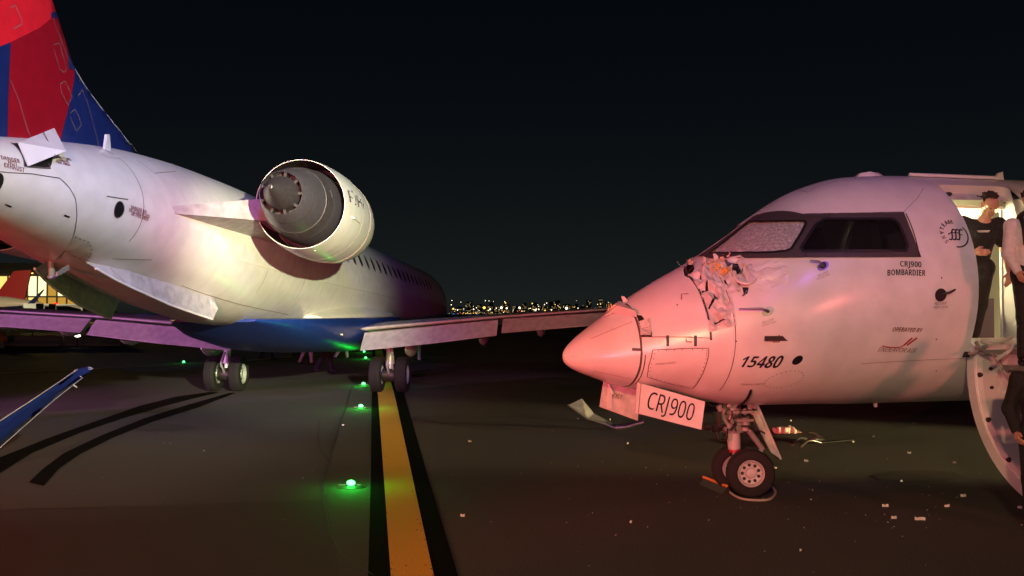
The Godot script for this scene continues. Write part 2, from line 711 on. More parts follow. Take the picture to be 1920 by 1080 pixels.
	asp.uv1_scale = Vector3.ONE * 0.45
	asp.normal_enabled = true
	asp.normal_texture = bumps(1024, 0.3, 42, 7.0)
	asp.normal_scale = 0.5
	asp.vertex_color_use_as_albedo = true
	for q in [["asphalt_dark", Color(0.062, 0.058, 0.055)], ["asphalt_new", Color(0.09, 0.086, 0.08)], ["skid_rubber", Color(0.016, 0.014, 0.0135)], ["line_black", Color(0.014, 0.014, 0.014)], ["line_yellow", Color(0.88, 0.55, 0.028)], ["line_white", Color(0.5, 0.48, 0.44)], ["dark_mark", Color(0.042, 0.038, 0.034)]]:
		var m := mat(q[0], q[1], 0.88)
		m.albedo_texture = big
		m.uv1_triplanar = true
		m.uv1_world_triplanar = true
		m.uv1_scale = Vector3.ONE * 0.6
		m.normal_enabled = true
		m.normal_texture = asp.normal_texture
		m.normal_scale = 0.4
		if q[0] == "line_yellow":
			m.albedo_texture = worn
		if q[0] in ["skid_rubber", "line_black"]:
			m.roughness = 1.0
			m.metallic_specular = 0.1
	mat("concrete", Color(0.30, 0.28, 0.26), 0.9)
	mat("box_blue", Color(0.20, 0.26, 0.30), 0.6)
	mat("box_grey", Color(0.06, 0.065, 0.075), 0.6)
	mat("roof_dark", Color(0.03, 0.03, 0.03), 0.8)
	mat("mullion", Color(0.16, 0.15, 0.12), 0.6)
	mat("tower_dark", Color(0.02, 0.022, 0.024), 0.8)
	glow("terminal_window", Color(1.0, 0.86, 0.46), 1.2)
	glow("terminal_window_b", Color(1.0, 0.95, 0.70), 1.6)
	glow("terminal_window_c", Color(0.95, 0.72, 0.28), 0.6)
	glow("beacon_red", Color(1.0, 0.10, 0.06), 2.5)
	glow("lamp_green", Color(0.3, 1.0, 0.45), 9.0)
	glow("cabin_lamp", Color(1.0, 0.93, 0.74), 1.3)
	glow("lamp_white", Color(1.0, 0.95, 0.85), 3.0)
	glow("city_warm", Color(1.0, 0.78, 0.36), 2.4)
	glow("city_white", Color(1.0, 0.95, 0.82), 3.2)
	glow("city_red", Color(1.0, 0.25, 0.16), 1.2)
	glow("city_blue", Color(0.25, 0.35, 1.0), 1.4)
	glow("city_green", Color(0.2, 1.0, 0.45), 1.2)
	glow("tower_window", Color(1.0, 0.85, 0.55), 0.5)

# ---------------------------------------------------------------- lamps outside the frame that light the place
func tower_light(called: String, label: String, at: Vector3, look: Vector3, color: Color, energy: float, half := 0.0, size := 0.12, blend := 0.6) -> void:
	# unseen lamp out of frame; its mast and housing are made up to carry it
	var t := thing(called, label, "floodlight", Transform3D(Basis(), Vector3(at.x, 0, at.z)), "lamps behind the photographer")
	var st := begin()
	cyl(st, Vector3(0, 0, 0), Vector3(0, at.y - 0.3, 0), 0.06, 0.05)
	box(st, Vector3(0, 0.03, 0), Vector3(0.9, 0.06, 0.9))
	part("mast", st, M.gear_dark, t)
	var b := Basis.looking_at(look - at)
	st = begin()
	box(st, Vector3(0, at.y, 0) + b.z * 0.22, Vector3(0.36, 0.3, 0.12), b)
	part("lamp_housing", st, M.gear_dark, t)
	st = begin()
	ball(st, Vector3(0, at.y, 0), Vector3.ONE * size * 0.8)
	var gm := glow(called + "_glow", color, 4.0)
	part("lamp_bulb", st, gm, t)
	var l: Light3D
	if half > 0:
		var s := SpotLight3D.new()
		s.spot_angle = half
		s.spot_range = 200.0
		s.spot_attenuation = 2.0
		s.spot_angle_attenuation = blend
		l = s
	else:
		var s := OmniLight3D.new()
		s.omni_range = 200.0
		s.omni_attenuation = 2.0
		l = s
	l.name = "lamp_beam"
	l.light_color = color
	l.light_energy = energy
	l.light_size = size
	l.shadow_enabled = true
	t.add_child(l)
	l.transform = Transform3D(b, Vector3(0, at.y, 0))

func _ready() -> void:
	rng.seed = 77
	# camera
	var cam := Camera3D.new()
	cam.name = "camera"
	add_child(cam)
	cam.position = Vector3(0, 2.0, 0)
	cam.rotation = Vector3(atan(48.0 / 1900.0), 0, 0)
	cam.fov = rad_to_deg(2.0 * atan(540.0 / 1900.0))
	cam.near = 0.1
	cam.far = 9000.0
	cam.current = true
	# night sky
	var env := Environment.new()
	var sky := Sky.new()
	var sm := ProceduralSkyMaterial.new()
	sm.sky_top_color = Color8(3, 6, 12)
	sm.sky_horizon_color = Color8(27, 31, 30)
	sm.sky_curve = 0.075
	sm.ground_horizon_color = Color8(16, 16, 15)
	sm.ground_bottom_color = Color8(6, 6, 6)
	sky.sky_material = sm
	env.background_mode = Environment.BG_SKY
	env.sky = sky
	env.tonemap_mode = Environment.TONE_MAPPER_LINEAR
	env.tonemap_exposure = 1.0
	env.sdfgi_enabled = true
	env.ssao_enabled = true
	env.ssil_enabled = true
	var we := WorldEnvironment.new()
	we.name = "environment"
	we.environment = env
	add_child(we)
	materials()
	lamps()
	ground()
	background()
	jet_a()
	jet_b()
	people()
	objects()

func lamps() -> void:
	# scene light of a rescue vehicle rakes the far jet's right side
	tower_light("work_light", "work light on a stand aimed at the middle of the far jet", Vector3(3.2, 4.4, 1.0), Vector3(-5.6, 2.1, -24), Color(1.0, 1.0, 0.78), 1350.0, 8.5, 0.1, 0.9)
	tower_light("work_light", "added unseen lamp aimed at the far jet's tail", Vector3(9, 9.5, 3), Vector3(-6, 3.4, -13), Color(1.0, 0.97, 0.88), 470.0, 13, 0.12, 0.8)  # unseen lamp added to brighten the tail
	# warm lights behind the photographer
	tower_light("mast_light", "amber flood lamp on a mast behind the photographer", Vector3(-3, 7, 12), Vector3(0, 1.0, -15), Color(1.0, 0.80, 0.56), 250.0, 25, 0.3, 1)
	tower_light("beacon_light", "added pinkish fill lamp behind the photographer's left shoulder", Vector3(-5, 3.4, 9), Vector3(3, 2, -11), Color(1.0, 0.76, 0.80), 66.0, 0, 0.12, 0.5)  # unseen low fill, added to brighten the near jet's side
	# beacons of rescue vehicles
	tower_light("beacon_light", "red beacon of a fire engine on the left", Vector3(-10, 2.2, -8), Vector3(1, 1.6, -11), Color(1.0, 0.18, 0.16), 26.0, 0, 0.15, 0.5)
	tower_light("beacon_light", "red spotlight of a fire engine aimed at the near jet's nose", Vector3(-5.5, 1.4, 1.0), Vector3(0.75, 1.45, -10.5), Color(1.0, 0.25, 0.33), 225.0, 9.5, 0.1, 0.9)
	tower_light("beacon_light", "magenta beacon behind the photographer", Vector3(-1.5, 1.6, 2.5), Vector3(-2.3, 4.4, -25), Color(1.0, 0.22, 0.44), 320.0, 11.5, 0.1, 0.4)
	tower_light("beacon_light", "violet beacon far to the left", Vector3(-15, 2.4, -13), Vector3(-8, 2.4, -26), Color(0.95, 0.58, 0.92), 170.0, 20, 0.15, 0.5)
	tower_light("mast_light", "violet flood lamp on a tall mast behind the photographer", Vector3(2, 11, 6), Vector3(-5, 3.8, -18), Color(0.45, 0.45, 1.0), 400.0, 12, 0.15, 0.8)
	tower_light("mast_light", "violet flood lamp high above the near jet's side", Vector3(4, 14, 4), Vector3(3.2, 3.6, -11.0), Color(0.55, 0.30, 1.0), 70.0, 9, 0.15, 1.0)
	tower_light("beacon_light", "rose vehicle lamp on the right", Vector3(9.5, 2.3, 2.0), Vector3(4.7, 1.7, -10.0), Color(1.0, 0.48, 0.44), 150.0, 12.0, 0.35, 0.7)
	tower_light("mast_light", "added unseen pole lamp lighting the distant containers", Vector3(-92, 9, -128), Vector3(-82, 4, -175), Color(1.0, 0.88, 0.66), 3200.0, 50, 0.3, 0.8)  # made-up pole lamp, added to light the distant containers and parked jet
	# vehicle headlamp far to the right, shining under the near jet's belly
	tower_light("apron_light", "headlamp of a vehicle far to the right", Vector3(22, 1.3, -9.5), Vector3(0, 0.2, -17.5), Color(1.0, 0.88, 0.60), 700.0, 13, 0.12, 0.6)

func gribbon(pts: Array, w0: float, w1: float, y: float) -> SurfaceTool:
	var st := begin()
	for i in pts.size() - 1:
		var a: Vector2 = pts[i]
		var b: Vector2 = pts[i + 1]
		var n0: Vector2 = (pts[mini(i + 1, pts.size() - 1)] - pts[maxi(i - 1, 0)]).normalized().orthogonal() * lerpf(w0, w1, float(i) / (pts.size() - 1)) * 0.5
		var n1: Vector2 = (pts[mini(i + 2, pts.size() - 1)] - pts[i]).normalized().orthogonal() * lerpf(w0, w1, float(i + 1) / (pts.size() - 1)) * 0.5
		quad(st, Vector3(a.x - n0.x, y, a.y - n0.y), Vector3(a.x + n0.x, y, a.y + n0.y), Vector3(b.x + n1.x, y, b.y + n1.y), Vector3(b.x - n1.x, y, b.y - n1.y), Vector3.UP)
	return st

func curve(pts: Array, n := 6) -> Array:
	# Catmull-Rom through the points
	var out := []
	for i in pts.size() - 1:
		var p0 = pts[maxi(i - 1, 0)]
		var p3 = pts[mini(i + 2, pts.size() - 1)]
		for k in n:
			out.append(pts[i].cubic_interpolate(pts[i + 1], p0, p3, float(k) / n))
	out.append(pts[pts.size() - 1])
	return out

func ground() -> void:
	var st := begin()
	for q in [[-4000, -4000, 4000, -110], [-4000, -110, -70, 30], [70, -110, 4000, 30], [-4000, 30, 4000, 400]]:
		quad(st, Vector3(q[0], 0, q[1]), Vector3(q[2], 0, q[1]), Vector3(q[2], 0, q[3]), Vector3(q[0], 0, q[3]), Vector3.UP)
	# near apron with patchy colour
	var nz := FastNoiseLite.new()
	nz.seed = 9
	nz.frequency = 0.09
	nz.fractal_octaves = 4
	var sn := FastNoiseLite.new()
	sn.seed = 10
	sn.frequency = 0.02
	var near := SurfaceTool.new()
	near.begin(Mesh.PRIMITIVE_TRIANGLES)
	for i in 140:
		for k in 140:
			for c in [[0, 0], [1, 0], [1, 1], [0, 0], [1, 1], [0, 1]]:
				var x: float = -70.0 + i + c[0]
				var z: float = -110.0 + k + c[1]
				var v := clampf(0.86 + 0.22 * nz.get_noise_2d(x * 1.4, z) + 0.25 * sn.get_noise_2d(x, z * 1.0), 0.4, 1.0)
				near.set_color(Color(v, v, v))
				near.set_normal(Vector3.UP)
				near.add_vertex(Vector3(x, 0, z))
	struct(put("taxiway", near.commit(), M.asphalt))
	struct(part("airfield_ground", st, M.asphalt_dark))
	# darker asphalt across the foreground on the left, its joint and a crack
	struct(part("asphalt_patch", mesh_ground([Vector2(-5.777,-10.217),Vector2(-4.579,-10.411),Vector2(-3.648,-10.554),Vector2(-2.754,-10.731),Vector2(-2.018,-10.884),Vector2(-1.554,-9.280),Vector2(-1.128,-7.198),Vector2(-4.204,-6.939)], 0.004), M.asphalt_dark))
	struct(part("pavement_joint", gribbon([Vector2(-5.808,-10.272),Vector2(-4.592,-10.440),Vector2(-3.658,-10.584),Vector2(-2.761,-10.762),Vector2(-2.024,-10.915)], 0.03, 0.03, 0.007), M.dark_mark))
	struct(part("pavement_crack", gribbon([Vector2(-2.024,-10.915),Vector2(-2.247,-12.046),Vector2(-2.384,-13.073),Vector2(-2.612,-14.564),Vector2(-2.891,-16.801),Vector2(-3.169,-18.874),Vector2(-3.564,-21.904),Vector2(-4.014,-25.066),Vector2(-4.663,-29.991)], 0.02, 0.02, 0.006), M.black))
	struct(part("pavement_crack", gribbon([Vector2(-1.057,-7.779),Vector2(-1.416,-8.463),Vector2(-1.661,-9.280),Vector2(-1.872,-10.272),Vector2(-2.024,-10.915)], 0.012, 0.012, 0.008), M.black))
	struct(part("resurfaced_strip", mesh_ground([Vector2(-4.111,-26.095),Vector2(-3.563,-26.095),Vector2(-2.397,-17.986),Vector2(-1.055,-7.477),Vector2(-1.250,-7.477),Vector2(-1.978,-10.853),Vector2(-2.486,-14.030),Vector2(-3.169,-18.874)], 0.0055), M.asphalt_new))
	# centre line: yellow between black borders, running away to the left
	struct(part("black_line_border", mesh_ground([Vector2(-1.087,-7.701),Vector2(-1.699,-12.238),Vector2(-3.579,-25.917),Vector2(-7.280,-52.862),Vector2(-16.130,-118.876),Vector2(-15.755,-118.876),Vector2(-6.252,-52.862),Vector2(-2.763,-25.917),Vector2(-1.000,-12.238),Vector2(-0.403,-7.701)], 0.008), M.line_black))
	struct(part("yellow_taxi_line", mesh_ground([Vector2(-0.914,-7.701),Vector2(-1.539,-12.238),Vector2(-2.908,-22.158),Vector2(-3.430,-25.917),Vector2(-9.888,-73.174),Vector2(-16.130,-118.876),Vector2(-16.005,-118.876),Vector2(-9.542,-73.174),Vector2(-3.021,-25.917),Vector2(-2.512,-22.158),Vector2(-1.193,-12.238),Vector2(-0.588,-7.701)], 0.012), M.line_yellow))
	# paint worn off in small chips
	var near_l: Vector2 = Vector2(-0.914,-7.701)
	var near_r: Vector2 = Vector2(-0.588,-7.701)
	var far_l: Vector2 = Vector2(-3.430,-25.917)
	var far_r: Vector2 = Vector2(-3.021,-25.917)
	var chips := begin()
	for i in 70:
		var a := pow(rng.randf(), 1.8)
		var side := rng.randf()
		side = side * 0.12 if rng.randf() < 0.35 else (1.0 - side * 0.12 if rng.randf() < 0.5 else side)
		var c := near_l.lerp(far_l, a).lerp(near_r.lerp(far_r, a), side)
		var r := rng.randf_range(0.003, 0.012)
		var last := Vector3.ZERO
		var first := Vector3.ZERO
		for k in 7:
			var e := Vector3(c.x + cos(TAU * k / 7) * r * rng.randf_range(0.4, 1.3), 0.0145, c.y + sin(TAU * k / 7) * r * rng.randf_range(0.6, 3.0))
			if k == 0:
				first = e
			else:
				tri(chips, Vector3(c.x, 0.0145, c.y), last, e, Vector3.UP)
			last = e
		tri(chips, Vector3(c.x, 0.0145, c.y), last, first, Vector3.UP)
	struct(part("worn_line_chips", chips, M.asphalt_new))
	struct(part("yellow_edge_line", gribbon([Vector2(-17.900,-33.405),Vector2(-17.148,-34.001),Vector2(-15.197,-36.612),Vector2(-12.817,-39.659),Vector2(-11.652,-41.835),Vector2(-11.038,-43.757),Vector2(-10.003,-47.581),Vector2(-8.950,-50.082)], 0.16, 0.24, 0.012), M.line_yellow))
	struct(part("white_edge_line", gribbon([Vector2(-7.793,-44.265),Vector2(-7.061,-44.785),Vector2(-6.192,-45.317),Vector2(-4.821,-45.863),Vector2(-1.429,-45.317)], 0.22, 0.3, 0.010), M.line_white))
	struct(part("yellow_side_line", gribbon([Vector2(-3.112,-42.300),Vector2(-1.429,-45.317),Vector2(1.053,-50.082),Vector2(3.882,-56.803)], 0.1, 0.12, 0.010), M.dark_mark))
	# rubber left by the main wheels as the jet was pushed round
	struct(part("skid_mark", mesh_ground([Vector2(-7.690,-25.917),Vector2(-8.080,-24.425),Vector2(-8.049,-21.904),Vector2(-7.725,-18.874),Vector2(-7.438,-16.300),Vector2(-7.113,-14.134),Vector2(-6.564,-12.046),Vector2(-6.118,-11.679),Vector2(-6.402,-12.725),Vector2(-6.872,-14.564),Vector2(-7.234,-17.026),Vector2(-7.414,-19.352),Vector2(-7.502,-21.655),Vector2(-7.502,-23.816),Vector2(-7.408,-25.743)], 0.006), M.skid_rubber))
	struct(part("skid_mark", mesh_ground([Vector2(-7.116,-25.570),Vector2(-7.095,-22.158),Vector2(-7.007,-19.352),Vector2(-6.727,-16.655),Vector2(-6.414,-14.564),Vector2(-6.029,-13.073),Vector2(-5.718,-12.046),Vector2(-5.421,-11.786),Vector2(-5.824,-13.073),Vector2(-6.138,-14.454),Vector2(-6.412,-16.300),Vector2(-6.636,-18.874),Vector2(-6.669,-21.533),Vector2(-6.955,-25.570)], 0.0065), M.skid_rubber))
	# dark patches: staining, an oval, then the bent strip's shadow painted on
	var k := 0
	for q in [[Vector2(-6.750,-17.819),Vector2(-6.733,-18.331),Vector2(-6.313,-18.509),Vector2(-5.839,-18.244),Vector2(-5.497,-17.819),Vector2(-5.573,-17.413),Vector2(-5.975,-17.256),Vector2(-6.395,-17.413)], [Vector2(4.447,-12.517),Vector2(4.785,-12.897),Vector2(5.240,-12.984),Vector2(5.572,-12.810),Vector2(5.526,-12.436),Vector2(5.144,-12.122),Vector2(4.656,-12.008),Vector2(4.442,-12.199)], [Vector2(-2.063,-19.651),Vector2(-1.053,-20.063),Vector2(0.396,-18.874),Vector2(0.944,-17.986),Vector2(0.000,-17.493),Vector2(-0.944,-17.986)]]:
		struct(part("stain_and_shadow_patch", mesh_ground(q, 0.005 + 0.0006 * k), [M.asphalt_dark, M.dark_mark, M.asphalt_dark][k]))
		k += 1
	# a curved tyre trace beside the lamps, then the bent strip's thin shadow, painted
	struct(part("tyre_and_shadow_trace", gribbon(curve([Vector2(-3.565,-18.874),Vector2(-3.139,-16.440),Vector2(-2.718,-14.564),Vector2(-2.367,-13.439)]), 0.03, 0.03, 0.0075), M.dark_mark))
	struct(part("tyre_and_shadow_trace", gribbon([Vector2(-1.250,-19.855),Vector2(0.410,-19.550),Vector2(1.667,-18.690)], 0.03, 0.05, 0.0075), M.dark_mark))

func green_lamp(at: Vector2, label: String, e: float) -> void:
	var t := thing("taxiway_light", label, "taxiway light", Transform3D(Basis(), Vector3(at.x, 0, at.y)), "green centreline lights in the pavement")
	var st := begin()
	lathe(st, Vector3(0, 0.0, 0), Vector3.UP, [Vector2(0.0, 0.17), Vector2(0.012, 0.165), Vector2(0.03, 0.10), Vector2(0.034, 0.0)], 20)
	part("housing", st, M.gear_dark, t)
	st = begin()
	box(st, Vector3(-0.02, 0.032, 0.0), Vector3(0.26, 0.006, 0.03))
	part("bolt_bar", st, M.bare_metal, t)
	st = begin()
	ball(st, Vector3(0, 0.06, 0.04), Vector3(0.05, 0.032, 0.045))
	part("lamp_lens", st, M.lamp_green, t)
	var l := OmniLight3D.new()
	l.name = "lamp_beam"
	l.light_color = Color(0.12, 1.0, 0.25)
	l.light_energy = e
	l.light_size = 0.03
	l.omni_range = 30.0
	l.omni_attenuation = 2.0
	l.shadow_enabled = true
	t.add_child(l)
	l.position = Vector3(0, 0.16, 0.07)

func city_lights(called: String, m: Material, n: int, hmin: float, hmax: float, r0: float, r1: float, xs: float) -> void:
	var st := begin()
	ball(st, Vector3.ZERO, Vector3.ONE, 6)
	st.generate_normals()
	var mesh := st.commit()
	var mm := MultiMesh.new()
	mm.transform_format = MultiMesh.TRANSFORM_3D
	mm.mesh = mesh
	mm.instance_count = n
	for i in n:
		var z := -rng.randf_range(2000, 2700)
		var x := rng.randf_range(-0.075, xs) * -z
		var h := hmin + (hmax - hmin) * pow(rng.randf(), 2.2)
		mm.set_instance_transform(i, Transform3D(Basis().scaled(Vector3.ONE * rng.randf_range(r0, r1)), Vector3(x, h, z)))
	var o := MultiMeshInstance3D.new()
	o.name = numbered(called)
	o.multimesh = mm
	o.material_override = m
	add_child(o)
	tag(o, {"city_lights": "warm yellow dots of the city's lights along the far shore", "white_city_lights": "scattered white lamps of the far city", "red_lights": "small red lamps above the far shore", "blue_lights": "row of blue runway lamps below the city", "green_lights": "few green lamps below the city"}[called], "city lights")
	stuff(o)

func background() -> void:
	# far shore and its towers
	struct(part("far_shore", mesh_ground([Vector2(-3000, -1960), Vector2(3000, -1960), Vector2(3000, -3900), Vector2(-3000, -3900)], 0.3), M.roof_dark))
	var names := ["tall narrow tower", "broad block", "stepped block", "slim slab"]
	var spots := []
	for q in [[862, 572, 9, 0], [880, 560, 11, 0], [899, 566, 9, 3], [920, 562, 12, 2], [934, 571, 12, 1], [948, 566, 14, 1], [966, 570, 10, 1], [983, 563, 8, 0], [1000, 562, 16, 2], [1019, 569, 9, 1], [1036, 560, 12, 1], [1046, 557, 9, 3], [1062, 566, 14, 1], [1080, 565, 9, 2], [1092, 571, 9, 1], [1104, 556, 9, 0], [1126, 553, 8, 0], [1140, 560, 9, 3], [1158, 566, 10, 1]]:
		spots.append(q)
	var n := 0
	for q in spots:
		var d := 2500.0 + (n % 5) * 60.0
		var x: float = (q[0] - 960.0) / 1900.0 * d
		var h: float = 2.0 + (588.0 - q[1]) * 0.8 * d / 1900.0
		var wd: float = q[2] * d / 1900.0
		var where := "right of the jet's nose shadow line" if q[0] > 1090 else ("at the middle of the skyline" if q[0] > 960 else "towards the left end of the skyline")
		var t := thing("office_tower", "dark %s with lit windows, number %d building from the left end of the far skyline, %s" % [names[q[3]], n + 1, where], "building", Transform3D(Basis(), Vector3(x, 0, -d)), "buildings on the far skyline")
		t.set_meta("label", "dark %s with few lit windows, %s from the left on the far skyline" % [names[q[3]], ["first", "second", "third", "fourth", "fifth", "sixth", "seventh", "eighth", "ninth", "tenth", "eleventh", "twelfth", "thirteenth", "fourteenth", "fifteenth", "sixteenth", "seventeenth", "eighteenth", "nineteenth"][n]])
		var st := begin()
		if q[3] == 2:
			box(st, Vector3(0, h * 0.35, 0), Vector3(wd, h * 0.7, wd))
			box(st, Vector3(wd * 0.1, h * 0.85, 0), Vector3(wd * 0.6, h * 0.3, wd * 0.6))
		else:
			box(st, Vector3(0, h * 0.5, 0), Vector3(wd, h, wd * 0.8))
		part("wall", st, M.tower_dark, t)
		st = begin()
		var rows := int(h / 3.4)
		var cols := int(wd / 2.6)
		for i in rows:
			for k in cols:
				if rng.randf() < 0.24 and (q[3] != 2 or i < rows * 0.65):
					box(st, Vector3((k + 0.5 - cols * 0.5) * 2.6, 2.0 + i * 3.4, wd * (0.5 if q[3] == 2 else 0.4) + 0.1), Vector3(1.7, 1.6, 0.15))
		stuff(part("lit_window", st, M.tower_window, t))
		n += 1
	city_lights("city_lights", M.city_warm, 110, 2.0, 20.0, 0.3, 1.0, 0.105)
	city_lights("white_city_lights", M.city_white, 80, 2.0, 34.0, 0.3, 1.0, 0.105)
	city_lights("red_lights", M.city_red, 50, 1.0, 12.0, 0.4, 1.0, 0.105)
	city_lights("blue_lights", M.city_blue, 26, 0.6, 1.6, 0.35, 0.6, 0.03)
	city_lights("green_lights", M.city_green, 16, 0.6, 2.0, 0.3, 0.6, 0.03)
	n = 0
	for q in [[850, 579, 2.2], [858, 581, 1.6], [888, 580, 1.5], [908, 577, 3.4], [919, 580, 2.0], [940, 577, 3.2], [948, 568, 1.6], [950, 578, 2.2], [974, 577, 2.6], [998, 569, 1.6], [1004, 581, 2.4], [1010, 580, 1.6], [1022, 582, 1.7], [1034, 581, 1.5], [1062, 578, 3.4], [1081, 581, 1.7], [1100, 580, 2.0], [1117, 578, 1.6], [1126, 570, 1.3]]:
		var d := 2100.0
		var st := begin()
		ball(st, Vector3.ZERO, Vector3.ONE * q[2] * 0.8, 8)
		st.generate_normals()
		var o := put("flood_lamp", st.commit(), M.city_white if n % 3 else M.city_warm)
		o.position = Vector3((q[0] - 960.0) / 1900.0 * d, 2.0 + (588.0 - q[1]) * d / 1900.0, -d)
		tag(o, "%s lamp on the far shore, %s from the left of the large lamps there" % ["bright white" if n % 3 else "bright warm", ["first", "second", "third", "fourth", "fifth", "sixth", "seventh", "eighth", "ninth", "tenth", "eleventh", "twelfth", "thirteenth", "fourteenth", "fifteenth", "sixteenth", "seventeenth", "eighteenth", "nineteenth"][n]], "lamp", "large lamps on the far shore")
		n += 1
	# lit terminal beyond the left wing
	var term := thing("terminal_building", "low terminal with glowing yellow glass front beyond the left wing", "building", Transform3D(Basis(Vector3.UP, 0.05), Vector3(-146, 0, -262)))
	var st := begin()
	box(st, Vector3(0, 6.0, -8), Vector3(76, 12.0, 14))
	part("wall", st, M.mullion, term)
	st = begin()
	box(st, Vector3(0, 12.9, -7), Vector3(78, 1.3, 18))
	box(st, Vector3(6, 14.4, -9), Vector3(40, 1.8, 10))
	part("roof", st, M.roof_dark, term)
	st = begin()
	for i in 31:
		box(st, Vector3(-37.5 + i * 2.5, 6.0, -0.6), Vector3(0.28, 12, 0.5))
	for y in [0.3, 4.3, 6.4, 11.9]:
		box(st, Vector3(0, y, -0.55), Vector3(76, 0.4, 0.45))
	stuff(part("mullion", st, M.mullion, term))
	for r in [[2.3, 3.6], [5.35, 1.7], [9.15, 5.1]]:
		for i in 30:
			var p := begin()
			box(p, Vector3(-36.25 + i * 2.5, r[0], -0.9), Vector3(2.2, r[1], 0.1))
			var dice := rng.randf()
			part("window_pane", p, M.terminal_window_b if (dice < 0.5 and r[0] > 6) else (M.terminal_window if dice < 0.75 else M.terminal_window_c), term)
	for x in [-2.0, 22.0]:  # two lamps added on the roof edge to light the containers and jet
		st = begin()
		box(st, Vector3(x, 12.4, 2.2), Vector3(1.0, 0.3, 0.3))
		part("lamp", st, M.city_warm, term)
		var l := SpotLight3D.new()
		l.name = "lamp_beam"
		l.light_color = Color(1.0, 0.84, 0.5)
		l.light_energy = 1500.0
		l.light_size = 0.4
		l.spot_range = 300.0
		l.spot_angle = 65.0
		l.shadow_enabled = true
		term.add_child(l, true)
		l.transform = Transform3D(Basis.looking_at(Vector3(0, -0.35, 1)), Vector3(x, 12.0, 2.8))
	# jet parked in front of the terminal, tail towards us
	var pj := thing("parked_jet", "distant parked jet with dark red tail and raked winglet in front of the terminal", "airplane", Transform3D(Basis(), Vector3(-98.5, 0, -200)))
	st = begin()
	lathe(st, Vector3(-30, 3.9, 0), Vector3.RIGHT, [Vector2(0, 1.9), Vector2(20, 1.9), Vector2(29, 1.5), Vector2(35, 0.5), Vector2(36, 0.1)], 16)
	part("fuselage", st, M.white_paint_worn, pj)
	st = begin()
	slab(st, [Vector3(-6.5, 5.2, -0.2), Vector3(-3.0, 6.1, -0.2), Vector3(0.2, 10.4, -0.2), Vector3(3.6, 10.6, -0.2), Vector3(2.4, 4.8, -0.2)], Vector3(0, 0, 0.4))
	part("tail_fin", st, M.dark_red_paint, pj)
	st = begin()
	slab(st, [Vector3(5.2, 3.4, 6), Vector3(6.6, 3.2, 6), Vector3(9.5, 6.6, 7), Vector3(9.2, 6.6, 7)], Vector3(0.1, 0, 0.3))
	slab(st, [Vector3(-8, 2.6, 1), Vector3(-4, 2.6, 1), Vector3(8.3, 3.3, 7), Vector3(5.2, 3.3, 7)], Vector3(0, 0.25, 0))
	slab(st, [Vector3(5.6, 3.1, 6), Vector3(6.6, 3.2, 6), Vector3(7.9, 1.8, 7), Vector3(7.7, 1.8, 7)], Vector3(0.1, 0, 0.3))
	part("winglet", st, M.navy_paint, pj)
	st = begin()
	cyl(st, Vector3(-4, 0, -2), Vector3(-4, 2.4, -2), 0.5)
	part("landing_gear", st, M.gear_dark, pj)
	st = begin()
	ball(st, Vector3(4.2, 2.6, 2.5), Vector3.ONE * 0.5)
	part("beacon_lamp", st, M.beacon_red, pj)
	var rl := thing("red_beacon_lamp", "red vehicle beacon glowing left of the ventral fin", "lamp", Transform3D(Basis(), Vector3(-89.6, 0, -199)))
	st = begin()
	ball(st, Vector3(0, 3.7, 0), Vector3(0.7, 0.45, 0.5))
	part("beacon_lamp", st, M.beacon_red, rl)
	st = begin()
	box(st, Vector3(0, 1.6, -0.2), Vector3(2.4, 3.2, 3))
	part("vehicle_body", st, M.box_grey, rl)
	# box trucks
	n = 0
	for q in [[56.0, 24.0, "box_blue", "pale blue grey box container under the parked jet's winglet"], [80.5, 22.0, "box_grey", "dark grey box container with pale trim, right of the pale one"], [124.0, 62.0, "box_grey", "long dark low container half hidden by the ventral fin"]]:
		var d := 150.0 + n * 4
		var t := thing("box_container", q[3], "container", Transform3D(Basis(), Vector3((q[0] - 960.0) / 1900.0 * d, 0, -d)), "box containers under the terminal")
		var wd: float = q[1] * d / 1900.0
		st = begin()
		box(st, Vector3(0, 1.95, -1.2), Vector3(wd, 2.9, 2.4))
		part("body", st, M[q[2]], t)
		st = begin()
		box(st, Vector3(wd * 0.47, 1.95, 0.03), Vector3(wd * 0.06, 2.9, 0.08))
		box(st, Vector3(0, 3.42, -1.2), Vector3(wd * 1.02, 0.14, 2.45))
		part("trim", st, M.box_blue, t)
		st = begin()
		box(st, Vector3(wd * 0.22, 1.7, 0.03), Vector3(wd * 0.18, 1.9, 0.06))
		part("door", st, M.black, t)
		st = begin()
		for s in [-0.3, 0.3]:
			cyl(st, Vector3(wd * s, 0.45, -0.3), Vector3(wd * s, 0.45, -0.05), 0.45)
		part("wheel", st, M.rubber, t)
		n += 1
	# low barriers lit pink under the left wing
	n = 0
	for q in [[-45.0, 50.0], [62.0, 56.0], [176.0, 56.0]]:
		var d := 62.0 + n * 0.6
		var t := thing("low_barrier", ["leftmost low pale barrier on the ground under the left wing", "middle low pale barrier on the ground under the left wing", "rightmost low pale barrier on the ground, near the left main wheels"][n], "barrier", Transform3D(Basis(), Vector3((q[0] - 960.0) / 1900.0 * d, 0, -d)), "low barriers under the left wing")
		var wd: float = 2.0 * q[1] * d / 1900.0 - 0.1
		st = begin()
		var sec := []
		for e in [-0.5, 0.5]:
			sec.append([Vector3(wd * e, 0, 0.35), Vector3(wd * e, 0.14, 0.35), Vector3(wd * e, 0.34, 0.14), Vector3(wd * e, 0.62, 0.10), Vector3(wd * e, 0.62, -0.10), Vector3(wd * e, 0.34, -0.14), Vector3(wd * e, 0.14, -0.35), Vector3(wd * e, 0, -0.35)])
		loft(st, sec, -1)
		part("block", st, M.concrete, t)
		st = begin()
